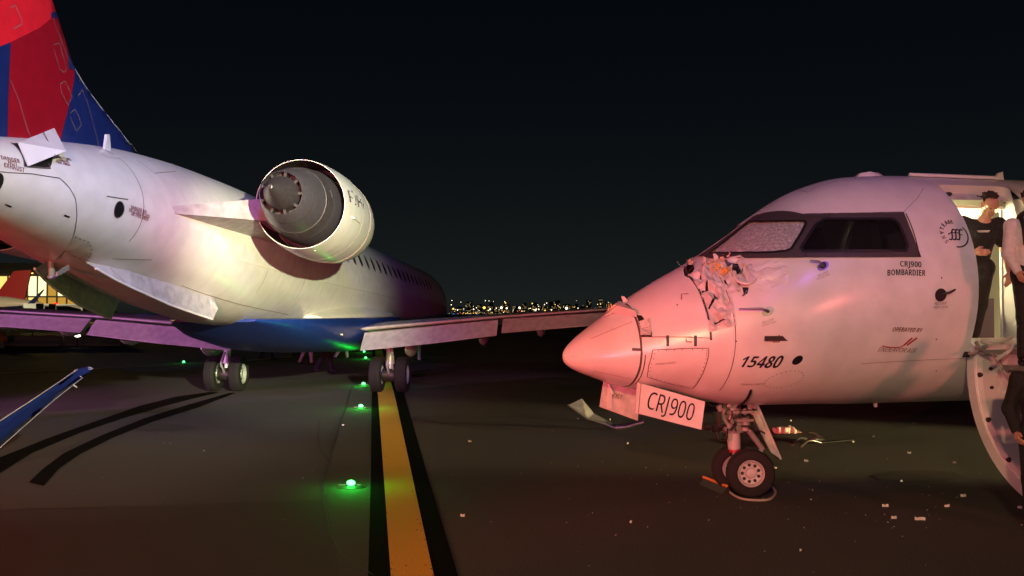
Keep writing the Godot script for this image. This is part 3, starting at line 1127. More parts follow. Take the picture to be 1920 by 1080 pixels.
		for i in 3:
			box(st, Vector3(wd * (-0.3 + 0.3 * i), 0.64, 0), Vector3(wd * 0.16, 0.05, 0.16))
		part("cap", st, M.orange, t)
		n += 1
	n = 0
	for q in [[62.0, 648.0, 625.0, "dark slim marker post standing before the middle barrier"], [4.0, 652.0, 626.0, "white marker post with an orange hood at the left edge"]]:
		var d: float = 3800.0 / (q[1] - 588.0)
		var t := thing("marker_post", q[3], "post", Transform3D(Basis(), Vector3((q[0] - 960.0) / 1900.0 * d, 0, -d)))
		var h: float = (q[1] - q[2]) * d / 1900.0
		st = begin()
		cyl(st, Vector3.ZERO, Vector3(0, h, 0), 0.06, 0.05)
		cyl(st, Vector3.ZERO, Vector3(0, 0.06, 0), 0.2, 0.16)
		part("post", st, M.gear_dark if n == 0 else M.white_cloth, t)
		if n == 1:
			st = begin()
			lathe(st, Vector3(0, h - 0.45, 0), Vector3.UP, [Vector2(0, 0.34), Vector2(0.3, 0.36), Vector2(0.5, 0.2), Vector2(0.55, 0)], 14)
			part("hood", st, M.orange, t)
		n += 1
	var wl := thing("work_lamp", "small white work lamp glowing on the right hand low barrier", "lamp", Transform3D(Basis(), Vector3((146.0 - 960.0) / 1900.0 * 60.0, 0, -60)))
	st = begin()
	cyl(st, Vector3.ZERO, Vector3(0, 0.55, 0), 0.05)
	part("stand", st, M.gear_dark, wl)
	st = begin()
	ball(st, Vector3(0, 0.7, 0), Vector3(0.2, 0.1, 0.12))
	part("lamp_head", st, M.lamp_white, wl)

# ---------------------------------------------------------------- wheels
func wheel(parent: Node3D, at: Vector3, axis: Vector3, r: float, w: float, both := true) -> void:
	# tyre with rounded shoulders and grooves; dished rim with bolts and openings
	axis = axis.normalized()
	var h := w * 0.5
	var ri := r * 0.56
	var st := begin()
	var prof := [Vector2(-h * 0.72, ri), Vector2(-h * 0.95, ri * 1.12), Vector2(-h, r * 0.8), Vector2(-h * 0.86, r * 0.93), Vector2(-h * 0.6, r * 0.985), Vector2(-h * 0.36, r)]
	for g in [-0.3, 0.0, 0.3]:
		prof.append_array([Vector2(h * (g - 0.05), r), Vector2(h * (g - 0.035), r * 0.975), Vector2(h * (g + 0.035), r * 0.975), Vector2(h * (g + 0.05), r)])
	prof.append_array([Vector2(h * 0.36, r), Vector2(h * 0.6, r * 0.985), Vector2(h * 0.86, r * 0.93), Vector2(h, r * 0.8), Vector2(h * 0.95, ri * 1.12), Vector2(h * 0.72, ri)])
	lathe(st, at, axis, prof, 40)
	var ty := part("tyre", st, M.rubber, parent)
	var hub := Node3D.new()
	hub.name = "rim"
	parent.add_child(hub, true)
	for s in [-1.0, 1.0]:
		st = begin()
		lathe(st, at, axis * s, [Vector2(h * 0.70, ri * 1.02), Vector2(h * 0.78, ri * 0.97), Vector2(h * 0.70, ri * 0.90), Vector2(h * 0.35, ri * 0.80), Vector2(h * 0.30, ri * 0.42), Vector2(h * 0.62, ri * 0.34), Vector2(h * 0.66, ri * 0.18), Vector2(h * 0.66, 0)], 28)
		part("dish", st, M.rim_paint, hub)
	st = begin()
	var u := side_of(axis)
	var v := axis.cross(u)
	for s in [-1.0, 1.0]:
		for i in 9:
			var d := (u * cos(TAU * i / 9) + v * sin(TAU * i / 9)) * ri * 0.62
			cyl(st, at + d + axis * s * h * 0.30, at + d + axis * s * h * 0.36, ri * 0.13, ri * 0.13, 8)
	part("hole", st, M.black, hub)
	st = begin()
	for s in [-1.0, 1.0]:
		for i in 9:
			var d := (u * cos(TAU * (i + 0.5) / 9) + v * sin(TAU * (i + 0.5) / 9)) * ri * 0.84
			cyl(st, at + d + axis * s * h * 0.4, at + d + axis * s * h * 0.55, ri * 0.05, ri * 0.05, 6)
	part("bolt", st, M.bare_metal, hub)

func airfoil(le: Vector3, te: Vector3, thick: float, up: Vector3) -> Array:
	var ring := []
	var c := te - le
	var f := [[1.0, 0.0], [0.85, 0.28], [0.6, 0.72], [0.35, 1.0], [0.15, 0.85], [0.04, 0.48], [0.0, 0.0], [0.04, -0.4], [0.15, -0.62], [0.35, -0.66], [0.6, -0.42], [0.85, -0.14]]
	for q in f:
		ring.append(le + c * q[0] + up * thick * q[1])
	return ring

func main_gear(jet: Node3D, side: float) -> void:
	var g := Node3D.new()
	g.name = "main_gear"
	jet.add_child(g, true)
	var z := 2.13 * side
	var st := begin()
	cyl(st, Vector3(0.1, 1.5, z * 0.97), Vector3(0, 0.95, z), 0.10, 0.09)
	cyl(st, Vector3(0, 0.98, z), Vector3(0, 0.42, z), 0.065, 0.06)
	lathe(st, Vector3(0, 0.72, z), Vector3.UP, [Vector2(0, 0.0), Vector2(0, 0.12), Vector2(0.22, 0.10), Vector2(0.24, 0.0)], 14)
	part("strut", st, M.rim_paint, g)
	st = begin()
	cyl(st, Vector3(0, 0.44, z - 0.3), Vector3(0, 0.44, z + 0.3), 0.055)
	lathe(st, Vector3(0, 0.44, z - 0.17), Vector3(0, 0, 1), [Vector2(0, 0), Vector2(0, 0.17), Vector2(0.34, 0.17), Vector2(0.34, 0)], 18)
	part("axle", st, M.gear_dark, g)
	st = begin()
	tube(st, [Vector3(-0.14, 1.0, z), Vector3(-0.42, 0.72, z), Vector3(-0.10, 0.45, z)], 0.035)
	tube(st, [Vector3(0, 1.1, z), Vector3(0.2, 1.35, z - side * 0.9)], 0.05)
	tube(st, [Vector3(-0.12, 1.15, z), Vector3(-0.15, 0.9, z + 0.08), Vector3(-0.1, 0.55, z + 0.1)], 0.015)
	part("brace", st, M.gear_grey, g)
	for s in [-1.0, 1.0]:
		wheel(g, Vector3(0, 0.455, z + s * 0.325), Vector3(0, 0, 1), 0.455, 0.31)

func engine(jet: Node3D, f: Body, side: float) -> void:
	var g := Node3D.new()
	g.name = "engine"
	jet.add_child(g, true)
	var o := Vector3(-9.67, 3.51, 2.5 * side)
	var ax := Vector3(cos(0.045), 0.0, -side * sin(0.045))
	var st := begin()
	lathe(st, o, ax, [Vector2(0.0, 0.716), Vector2(0.0, 0.724), Vector2(0.45, 0.77), Vector2(1.1, 0.80), Vector2(1.8, 0.80), Vector2(2.6, 0.765), Vector2(3.1, 0.70), Vector2(3.32, 0.64), Vector2(3.38, 0.60), Vector2(3.34, 0.565), Vector2(3.2, 0.55), Vector2(2.6, 0.58), Vector2(2.5, 0.0)], 56)
	part("nacelle", st, M.white_paint, g)
	st = begin()
	lathe(st, o, ax, [Vector2(1.15, 0.60), Vector2(1.15, 0.74), Vector2(0.6, 0.745), Vector2(0.004, 0.715)], 56)
	part("bypass_duct", st, M.gear_dark, g)
	st = begin()
	lathe(st, o, -ax, [Vector2(-1.15, 0.62), Vector2(-0.3, 0.615), Vector2(0.0, 0.585), Vector2(0.5, 0.50), Vector2(1.22, 0.335), Vector2(1.24, 0.32), Vector2(0.7, 0.33)], 56)
	part("core_cowl", st, M.cowl_metal, g)
	st = begin()
	lathe(st, o, -ax, [Vector2(0.98, 0.325), Vector2(0.98, 0.0)], 40)
	part("core_cavity", st, M.black, g)
	st = begin()
	lathe(st, o, -ax, [Vector2(0.95, 0.25), Vector2(1.24, 0.252), Vector2(1.34, 0.235), Vector2(1.86, 0.035), Vector2(1.88, 0.0)], 40)
	part("exhaust_plug", st, M.hot_metal, g)
	st = begin()
	lathe(st, o + ax * -1.878, -ax, [Vector2(0.0, 0.0), Vector2(0.0, 0.03), Vector2(0.012, 0.024), Vector2(0.012, 0.0)], 12)
	part("vent_hole", st, M.black, g)
	var u := side_of(ax)
	var v := ax.cross(u)
	for i in 9:
		var r := u * cos(TAU * i / 9) + v * sin(TAU * i / 9)
		st = begin()
		box(st, o - ax * 1.10 + r * 0.285, Vector3(0.18, 0.075, 0.04), Basis(ax, r, ax.cross(r)))
		part("mixer_lobe", st, M.black, g)
	st = begin()
	lathe(st, o, -ax, [Vector2(0.16, 0.560), Vector2(0.165, 0.566), Vector2(0.44, 0.518), Vector2(0.445, 0.510)], 56)
	part("cowl_band", st, M.hot_metal, g)
	# seams round the core cowl
	for q in [[0.06, 0.5785], [0.86, 0.4175]]:
		st = begin()
		lathe(st, o, -ax, [Vector2(q[0], q[1] - 0.003), Vector2(q[0] + 0.001, q[1] + 0.0015), Vector2(q[0] + 0.010, q[1] + 0.001), Vector2(q[0] + 0.015, q[1] - 0.004)], 56)
		part("cowl_seam", st, M.gear_dark, g)
	st = begin()
	for q in [[1.25, 0.801], [2.15, 0.792]]:
		lathe(st, o, ax, [Vector2(q[0], q[1] - 0.01), Vector2(q[0], q[1] + 0.0015), Vector2(q[0] + 0.008, q[1] + 0.0015), Vector2(q[0] + 0.012, q[1] - 0.01)], 56)
	part("nacelle_seam", st, M.ink_faint, g)
	if side > 0:
		# latch marks and louvres on the outboard side of the nacelle
		st = begin()
		for q in [[0.30, 0.22, 0.025, 0.20], [0.40, 0.21, 0.24, 0.012], [0.72, 0.22, 0.012, 0.12], [0.86, 0.20, 0.03, 0.20], [0.98, 0.21, 0.24, 0.012], [1.16, 0.22, 0.015, 0.12], [1.32, 0.18, 0.015, 0.10], [0.62, 0.38, 0.05, 0.03], [0.66, 0.10, 0.12, 0.012], [-0.16, 0.26, 0.03, 0.12]]:
			var th: float = q[1]
			var rr: float = 0.745 + 0.06 * clampf(q[0], 0, 1)
			if q[0] < 0:
				rr = 0.56
			var n := Vector3(0, sin(th), cos(th))
			box(st, o + ax * q[0] + n * (rr + 0.003), Vector3(q[2], q[3], 0.012), Basis(ax, Vector3(0, cos(th), -sin(th)), n))
		part("latch_mark", st, M.ink, g)
		st = begin()
		box(st, o + ax * 0.85 + Vector3(0, -0.18, 0.785), Vector3(0.5, 0.012, 0.02), Basis(Vector3(0, 0, 1), -0.05))
		ball(st, o + ax * 0.5 + Vector3(0, -0.16, 0.775), Vector3.ONE * 0.02, 6)
		ball(st, o + ax * 0.3 + Vector3(0, -0.72, 0.18), Vector3.ONE * 0.022, 6)
		part("nacelle_fitting", st, M.seam_light, g)
	# pylon: thin pointed trailing edge on the fuselage, thicker at the nacelle
	st = begin()
	var rings := []
	for k in 6:
		var a := k / 5.0
		var z := lerpf(1.0, 1.98, a) * side
		var xt := lerpf(-11.75, -9.55, a)
		var xl := lerpf(-5.4, -7.0, a)
		var y := lerpf(3.16, 3.44, a)
		var h := lerpf(0.03, 0.19, a)
		rings.append([Vector3(xt, y + h, z), Vector3(xt + 1.2, y + h + 0.06, z), Vector3(xl - 0.5, y + 0.17, z), Vector3(xl, y, z), Vector3(xl - 0.5, y - 0.17, z), Vector3(xt + 1.2, y - h - 0.06, z), Vector3(xt, y - h, z)])
	loft(st, rings, -1)
	part("pylon", st, M.wing_grey, jet)

func jet_a() -> void:
	var jet := thing("regional_jet", "white regional jet seen from behind, with red and blue tail fin and twin rear engines", "airplane", Transform3D(Basis(Vector3(0.069805,-0.026307,-0.997214),Vector3(0.001837,0.999654,-0.026242),Vector3(0.997559,0.000000,0.069829)),Vector3(-5.23421,0.00000,-26.00000)))
	var f := Body.new(TAB_A)
	var ss := steps(-15.6, -5.0, 44)
	ss.append_array(steps(-5.0, 14.5, 40).slice(1))
	ss.append_array(steps(14.5, 20.7, 26).slice(1))
	# cabin windows are real openings, evenly spaced on both sides
	var holes := []
	var centres := []
	var wt := 1.19
	for side in [1.0, -1.0]:
		for i in 22:
			var p := Vector2(-4.6 + i * 0.80, wt * side)
			centres.append(p)
			holes.append(PackedVector2Array(round_on(f, p, 0.13, 0.19, 14)))
	var fus := part("fuselage", skin(f, ss, steps(-PI, PI, 60), holes), M.white_paint, jet, false)
	for i in centres.size():
		var p: Vector2 = centres[i]
		var st0 := begin()
		patch(st0, f, round_on(f, p, 0.14, 0.20, 14), -0.03, 0.3, 0.3)
		var pane := part("window", st0, M.window_dark, jet, false)
		if i < 22:
			st0 = begin()
			ribbon(st0, f, round_on(f, p, 0.14, 0.20, 14), 0.025, 0.004, true)
			part("frame", st0, M.bare_metal if i in [6, 7, 11, 12, 14, 15, 16, 17, 18, 19] else M.frame_grey, pane, false)
	var st := begin()
	# panel joints round the tail and along the sides
	for s in [-5.2, -7.6, -12.2]:
		st = begin()
		ribbon(st, f, [Vector2(s, 0.25), Vector2(s, 1.0), Vector2(s, 2.2)], 0.012, 0.003)
		part("panel_seam", st, M.seam, jet, false)
	st = begin()
	ribbon(st, f, [Vector2(-14.699,1.746),Vector2(-14.256,1.576),Vector2(-13.829,1.494),Vector2(-13.670,1.638),Vector2(-13.540,1.809),Vector2(-13.459,1.980),Vector2(-13.283,2.272),Vector2(-13.127,2.479)], 0.012, 0.003)
	part("panel_seam", st, M.seam, jet, false)
	st = begin()
	ribbon(st, f, [Vector2(-13.127,2.479),Vector2(-12.954,2.693),Vector2(-12.776,2.893),Vector2(-12.501,3.165)], 0.012, 0.003)
	part("panel_seam", st, M.seam, jet, false)
	st = begin()
	ribbon(st, f, [Vector2(-12.997,1.578),Vector2(-12.553,1.518)], 0.016, 0.003)
	part("panel_seam", st, M.seam, jet, false)
	st = begin()
	ribbon(st, f, [Vector2(-11.701,0.666),Vector2(-11.651,0.775),Vector2(-11.546,0.912),Vector2(-10.594,0.721)], 0.010, 0.003)
	part("panel_seam", st, M.seam, jet, false)
	st = begin()
	ribbon(st, f, [Vector2(-12.090,2.589),Vector2(-11.813,2.460),Vector2(-11.441,2.324)], 0.010, 0.003)
	part("panel_seam", st, M.seam, jet, false)
	st = begin()
	ribbon(st, f, [Vector2(-10.169,2.502),Vector2(-9.001,2.466),Vector2(-7.228,2.435),Vector2(-4.721,2.475)], 0.010, 0.003)
	part("panel_seam", st, M.seam, jet, false)
	st = begin()
	ribbon(st, f, [Vector2(-9.0, 1.83), Vector2(-6.6, 1.80), Vector2(-3, 1.78), Vector2(5, 1.78)], 0.022, 0.006)  # lap joint drawn pale, its reflected light put into the strip's colour
	part("lap_joint", st, M.seam_light, jet, false)
	# riveted access panel under the tail
	st = begin()
	patch(st, f, [Vector2(-13.127,2.479),Vector2(-12.797,2.467),Vector2(-12.588,2.570),Vector2(-12.380,2.738),Vector2(-12.297,2.879),Vector2(-12.674,2.893),Vector2(-12.846,2.849)], 0.006)
	var ap := part("access_panel", st, M.white_paint_worn, jet, false)
	st = begin()
	for p in [Vector2(-13.058,2.501),Vector2(-12.973,2.495),Vector2(-12.886,2.490),Vector2(-12.806,2.488),Vector2(-12.696,2.536),Vector2(-12.594,2.592),Vector2(-12.509,2.667),Vector2(-12.418,2.748),Vector2(-12.362,2.827),Vector2(-12.442,2.859),Vector2(-12.555,2.870)]:
		patch(st, f, round_on(f, p, 0.012, -1, 6), 0.009)
	stuff(part("rivet", st, M.seam, ap, false))
	# round vent
	st = begin()
	var hole: Vector2 = Vector2(-12.720,1.745)
	patch(st, f, round_on(f, hole, 0.095, 0.105), 0.005)
	part("drain_port", st, M.window_dark, jet, false)
	st = begin()
	ribbon(st, f, round_on(f, hole, 0.10, 0.11), 0.012, 0.007, true)
	part("port_rim", st, M.seam, jet, false)
	for p in [Vector2(-14.339,2.447),Vector2(-13.512,2.191)]:
		st = begin()
		patch(st, f, [p + Vector2(-0.05, -0.018), p + Vector2(0.05, -0.018), p + Vector2(0.05, 0.018), p + Vector2(-0.05, 0.018)], 0.005)
		part("latch", st, M.ink, jet, false)
	# exhaust of the auxiliary engine on the tail cone
	st = begin()
	var ex: Vector2 = Vector2(-14.690,2.100)
	patch(st, f, round_on(f, ex, 0.085, 0.15), 0.006)
	part("exhaust_port", st, M.black, jet, false)
	# the lettering
	letters("warning_text", "DANGER", f, Vector2(-14.554,1.321), 0.050, M.ink_maroon, jet, true)
	letters("warning_text", "HOT", f, Vector2(-14.535,1.424), 0.050, M.ink_maroon, jet, true)
	letters("warning_text", "EXHAUST", f, Vector2(-14.517,1.540), 0.050, M.ink_maroon, jet, true)
	letters("warning_text", "NO DE-ICING", f, Vector2(-13.643,0.986), 0.036, M.ink_maroon, jet, true)
	letters("warning_text", "FLUID IN", f, Vector2(-13.671,1.059), 0.036, M.ink_maroon, jet, true)
	letters("warning_text", "THIS AREA", f, Vector2(-13.693,1.128), 0.036, M.ink_maroon, jet, true)
	letters("warning_text", "DANGER NO", f, Vector2(-12.313,1.629), 0.045, M.ink_maroon, jet, true)
	letters("warning_text", "DE-ICING FLUID", f, Vector2(-12.290,1.690), 0.045, M.ink_maroon, jet, true)
	letters("warning_text", "IN THIS AREA", f, Vector2(-12.264,1.740), 0.045, M.ink_maroon, jet, true)
	# opened service door standing off the skin
	var dq := [Vector2(-14.275,0.758),Vector2(-13.265,0.330),Vector2(-13.774,1.046),Vector2(-14.345,1.437)]
	st = begin()
	patch(st, f, [Vector2(-14.296,0.677),Vector2(-13.534,0.423),Vector2(-13.954,1.295),Vector2(-14.375,1.422)], 0.004)
	part("service_opening", st, M.black, jet, false)
	st = begin()
	ribbon(st, f, [Vector2(-14.300,0.655),Vector2(-14.337,1.084),Vector2(-14.368,1.433),Vector2(-13.959,1.322),Vector2(-13.961,1.193)], 0.02, 0.008)
	part("opening_frame", st, M.seam, jet, false)
	st = begin()
	slab(st, [f.pt(dq[0], 0.04), f.pt(dq[1], 0.17), f.pt(dq[2], 0.16), f.pt(dq[3], 0.03)], f.normal(dq[3]) * 0.02)
	var sd := part("service_door", st, M.white_paint, jet)
	sd.set_meta("label", "small service door hinged open on the tail cone")
	st = begin()
	var d0 := f.pt(dq[0].lerp(dq[1], 0.6), 0.141)
	var d1 := f.pt(dq[3].lerp(dq[2], 0.66), 0.140)
	tube(st, [d0, d1], 0.005, 0.005, 5)
	part("door_crease", st, M.seam, sd)
	# blade antenna on the crown, and two more far along
	st = begin()
	var an := [Vector3(-12.145,3.857,0.420),Vector3(-11.925,3.897,0.420),Vector3(-12.003,4.191,0.420),Vector3(-12.082,4.175,0.420)]
	slab(st, [an[0] + Vector3(0, 0, -0.02), an[1] + Vector3(0, 0, -0.02), an[2] + Vector3(0, 0, -0.012), an[3] + Vector3(0, 0, -0.012)], Vector3(0, 0, 0.035))
	var bl := part("antenna", st, M.white_paint, jet)
	st = begin()
	patch(st, f, round_on(f, Vector2(-12.388,0.672), 0.22, 0.06), 0.008)
	part("antenna_foot", st, M.white_paint, bl, false)
	for s in [0.2, 5.6]:
		st = begin()
		slab(st, [Vector3(s, 4.24, -0.015), Vector3(s + 0.2, 4.24, -0.015), Vector3(s + 0.05, 4.62, -0.015), Vector3(s - 0.05, 4.62, -0.015)], Vector3(0, 0, 0.03))
		part("antenna", st, M.white_paint, jet)
	fin(jet, f)
	for side in [1.0, -1.0]:
		engine(jet, f, side)
		main_gear(jet, side)
		wing(jet, side)
		strake(jet, f, side)
	belly(jet)
	# tail skid and drain mast under the tail cone
	st = begin()
	var sk := [Vector3(-12.310,2.360,-0.200),Vector3(-12.274,2.195,-0.200)]
	cyl(st, sk[0] + Vector3(0, 0.1, 0), sk[1], 0.045, 0.045)
	ball(st, sk[1] + Vector3(0, -0.02, 0), Vector3(0.07, 0.04, 0.07), 8)
	part("drain_mast", st, M.gear_grey, jet)
	st = begin()
	var tr := [Vector3(-12.640,2.164,0.050),Vector3(-12.338,2.270,0.050)]
	slab(st, [tr[0], tr[1], tr[1] + Vector3(0.0, 0.07, 0), tr[0] + Vector3(0, 0.05, 0)], Vector3(0, 0, 0.03))
	part("tail_plate", st, M.gear_grey, jet)
	# nose gear far ahead
	var ng := Node3D.new()
	ng.name = "nose_gear"
	jet.add_child(ng, true)
	st = begin()
	cyl(st, Vector3(17.8, 1.7, 0), Vector3(17.8, 0.3, 0), 0.07)
	part("strut", st, M.rim_paint, ng)
	for s in [-1.0, 1.0]:
		wheel(ng, Vector3(17.8, 0.26, s * 0.19), Vector3(0, 0, 1), 0.26, 0.17)
	# hinge arms between the flaps and the belly
	st = begin()
	for q in [Vector3(-3.671,1.431,-1.600),Vector3(-2.125,1.477,-1.600)]:
		tube(st, [q + Vector3(0.1, 0.18, 0), q, q + Vector3(-0.12, -0.06, 0.06)], 0.05, 0.03)
	part("flap_hinge", st, M.rim_paint, jet)

func fin(jet: Node3D, _f: Body) -> void:
	var pl := Plate.new()
	pl.thick = 0.17
	# leading edge with its swept fillet, straight trailing edge
	var le := [[3.7, -10.05], [4.22, -10.2], [4.36, -10.42], [4.5, -10.78], [4.70, -11.36], [4.90, -11.86], [5.12, -12.26], [5.83, -12.84], [8.3, -14.86]]
	pl.lead = func(y: float) -> float:
		for i in le.size() - 1:
			if y <= le[i + 1][0] or i == le.size() - 2:
				return lerpf(le[i][1], le[i + 1][1], (y - le[i][0]) / (le[i + 1][0] - le[i][0]))
		return 0.0
	pl.trail = func(y: float) -> float:
		return lerpf(-15.1, -17.1, (y - 3.7) / 4.6)
	var outline := []
	for q in le:
		outline.append(Vector2(q[1], q[0]))
	outline.append_array([Vector2(-17.1, 8.3), Vector2(-15.1, 3.7)])
	var root := Node3D.new()
	root.name = "tail_fin"
	jet.add_child(root, true)
	var bright := PackedVector2Array()
	for v in [Vector3(-14.598,4.555,0.000),Vector3(-13.930,4.934,0.000),Vector3(-13.279,5.315,-0.000),Vector3(-12.745,5.705,-0.000),Vector3(-13.349,6.764,0.000),Vector3(-15.917,5.667,-0.000)]:
		bright.append(Vector2(v.x, v.y))
	var dark := PackedVector2Array()
	for v in [Vector3(-13.930,4.934,0.000),Vector3(-13.279,5.315,-0.000),Vector3(-12.745,5.705,-0.000),Vector3(-12.263,5.116,-0.000),Vector3(-12.752,3.879,-0.000),Vector3(-13.891,3.660,0.000)]:
		dark.append(Vector2(v.x, v.y))
	var pn := PackedVector2Array(outline)
	for side in [1.0, -1.0]:
		pl.side = side
		var st := begin()
		patch(st, pl, outline, 0.0, 0.25, 0.2)
		part("fin_skin", st, M.navy_paint, root, false)
		for q in [[dark, M.dark_red_paint], [bright, M.red_paint]]:
			st = begin()
			for w in Geometry2D.intersect_polygons(q[0], pn):
				patch(st, pl, Array(w), 0.004, 0.25, 0.2)
			part("painted_panel", st, q[1], root, false)
		if side > 0:
			for w in [[Vector3(-12.926,5.539,-0.000),Vector3(-12.642,5.274,0.000),Vector3(-12.361,5.023,-0.000)], [Vector3(-12.923,5.191,0.000),Vector3(-12.752,5.277,-0.000),Vector3(-12.571,4.966,-0.000),Vector3(-12.651,4.901,-0.000),Vector3(-12.775,4.911,-0.000),Vector3(-12.920,5.142,-0.000)], [Vector3(-12.765,4.713,-0.000),Vector3(-12.618,4.793,-0.000),Vector3(-12.441,4.619,0.000),Vector3(-12.547,4.477,0.000),Vector3(-12.719,4.602,0.000),Vector3(-12.765,4.713,-0.000)], [Vector3(-12.487,4.389,-0.000),Vector3(-12.348,4.472,0.000),Vector3(-12.165,4.297,-0.000),Vector3(-12.305,4.178,0.000),Vector3(-12.484,4.331,-0.000)], [Vector3(-12.257,4.678,-0.000),Vector3(-12.130,4.799,0.000),Vector3(-12.003,4.664,0.000),Vector3(-11.668,4.125,0.000),Vector3(-11.536,4.034,0.000)], [Vector3(-12.125,5.011,-0.000),Vector3(-12.208,4.877,0.000)], [Vector3(-13.897,4.477,0.000),Vector3(-13.690,4.264,-0.000),Vector3(-13.484,3.941,0.000),Vector3(-13.395,3.871,-0.000)], [Vector3(-13.973,5.341,-0.000),Vector3(-13.862,5.411,0.000),Vector3(-13.690,5.240,0.000),Vector3(-13.893,5.103,-0.000)], [Vector3(-10.755,4.352,0.000),Vector3(-10.390,4.374,0.000),Vector3(-10.216,4.289,0.000)]]:
				var pts := []
				for v in w:
					pts.append(Vector2(v.x, v.y))
				st = begin()
				ribbon(st, pl, pts, 0.010, 0.008)
				part("panel_seam", st, M.ink_faint, root, false)
	# bare leading edge strip
	var st2 := begin()
	var line := []
	for i in range(2, le.size()):
		line.append(Vector3(le[i][1] + 0.004, le[i][0], 0))
	tube(st2, line, 0.014, 0.014, 6)
	part("leading_edge", st2, M.wing_grey, root)
	# tailplane on top, above the picture
	st2 = begin()
	for side in [-1.0, 1.0]:
		loft(st2, [airfoil(Vector3(-14.2, 8.25, 0), Vector3(-17.2, 8.25, 0), 0.16, Vector3.UP), airfoil(Vector3(-17.2, 8.15, side * 4.2), Vector3(-18.6, 8.15, side * 4.2), 0.07, Vector3.UP)], 1)
	part("tailplane", st2, M.white_paint, jet)

func wing(jet: Node3D, side: float) -> void:
	var g := Node3D.new()
	g.name = "wing"
	jet.add_child(g, true)
	# lateral, leading edge, hinge line, height
	var st := begin()
	var rings := []
	for q in [[0.9, 4.6, -0.7, 1.50, 0.30], [1.5, 4.2, -0.8, 1.55, 0.27], [5.0, 1.9, -1.35, 1.84, 0.17], [12.4, -2.2, -3.6, 2.28, 0.07]]:
		rings.append(airfoil(Vector3(q[1], q[3], q[0] * side), Vector3(q[2], q[3] + 0.05, q[0] * side), q[4], Vector3.UP))
	loft(st, rings, 1)
	part("wing_box", st, M.wing_grey, g)
	# flaps hang down and aft of the hinge line
	for q in [[1.62, 5.0, "inner_flap", -0.80, -1.38, 1.53, 1.83], [5.12, 9.0, "outer_flap", -1.40, -2.5, 1.85, 2.06], [9.1, 12.2, "aileron", -2.55, -3.55, 2.06, 2.26]]:
		st = begin()
		var fr := []
		for e in [0.0, 1.0]:
			var z := lerpf(q[0], q[1], e) * side
			var x := lerpf(q[3], q[4], e)
			var y := lerpf(q[5], q[6], e)
			var drop: float = (0.47 if q[2] == "inner_flap" else (0.36 if q[2] == "outer_flap" else 0.1))
			if q[2] == "inner_flap" and e == 1.0:
				drop = 0.43
			if q[2] == "outer_flap" and e == 1.0:
				drop = 0.26
			fr.append(airfoil(Vector3(x + 0.12, y - 0.02, z), Vector3(x - 0.42, y - drop, z), 0.07, Vector3(0.6, 0.8, 0)))
		loft(st, fr, 1)
		part(q[2], st, M.wing_grey, g)
	# flap track fairings: pale pointed canoes
	for q in [[2.62, 0.35, 0.98], [4.55, -0.2, 1.28], [6.0, -0.5, 1.50], [7.4, -0.9, 1.66]]:
		st = begin()
		var fr := []
		for e in [[0.9, 0.02, 0.12], [0.5, 0.09, 0.03], [0.0, 0.12, 0.0], [-0.5, 0.09, 0.0], [-0.85, 0.02, 0.03]]:
			var ring := []
			for k in 8:
				ring.append(Vector3(q[1] + e[0], q[2] + 0.1 + e[2] + sin(TAU * k / 8) * e[1] * 1.7, q[0] * side + cos(TAU * k / 8) * e[1]))
			fr.append(ring)
		loft(st, fr, 1)
		part("flap_fairing", st, M.white_paint_worn, g)
	# winglet
	st = begin()
	loft(st, [airfoil(Vector3(-2.1, 2.28, 12.35 * side), Vector3(-3.6, 2.28, 12.35 * side), 0.06, Vector3(0, 0, side)), airfoil(Vector3(-3.3, 3.4, 12.75 * side), Vector3(-3.9, 3.4, 12.75 * side), 0.03, Vector3(0, 0, side))], 1)
	part("winglet", st, M.navy_paint, g)

func strake(jet: Node3D, f: Body, side: float) -> void:
	# ventral fin: a long plate splayed out from the lower side of the tail
	var st := begin()
	var top := []
	var low := []
	for q in [[-12.3, 2.29, 0.43, 2.90], [-11.9, 2.17, 0.51, 2.75], [-11.5, 2.07, 0.58, 2.66], [-10.5, 1.86, 0.72, 2.56], [-9.6, 1.73, 0.82, 2.52], [-9.1, 1.67, 0.87, 2.5], [-8.9, 1.86, 0.88, 2.5]]:
		top.append(f.pt(Vector2(q[0], q[3] * side), -0.02))
		low.append(Vector3(q[0], q[1], q[2] * side))
	st.set_smooth_group(-1)
	var w := Vector3(0, -0.006, 0.010 * side)
	for i in top.size() - 1:
		for s in [1.0, -1.0]:
			quad(st, top[i] + w * s, top[i + 1] + w * s, low[i + 1] + w * s, low[i] + w * s, w * s)
		quad(st, low[i] + w, low[i + 1] + w, low[i + 1] - w, low[i] - w, Vector3.DOWN)
	quad(st, top[0] + w, low[0] + w, low[0] - w, top[0] - w, Vector3(-1, 0, 0))
	var o := part("ventral_fin", st, M.wing_grey, jet)
	st = begin()
	var line := low.slice(0, 6)
	tube(st, line, 0.02, 0.02, 6)
	part("edge_strip", st, M.white_paint, o)

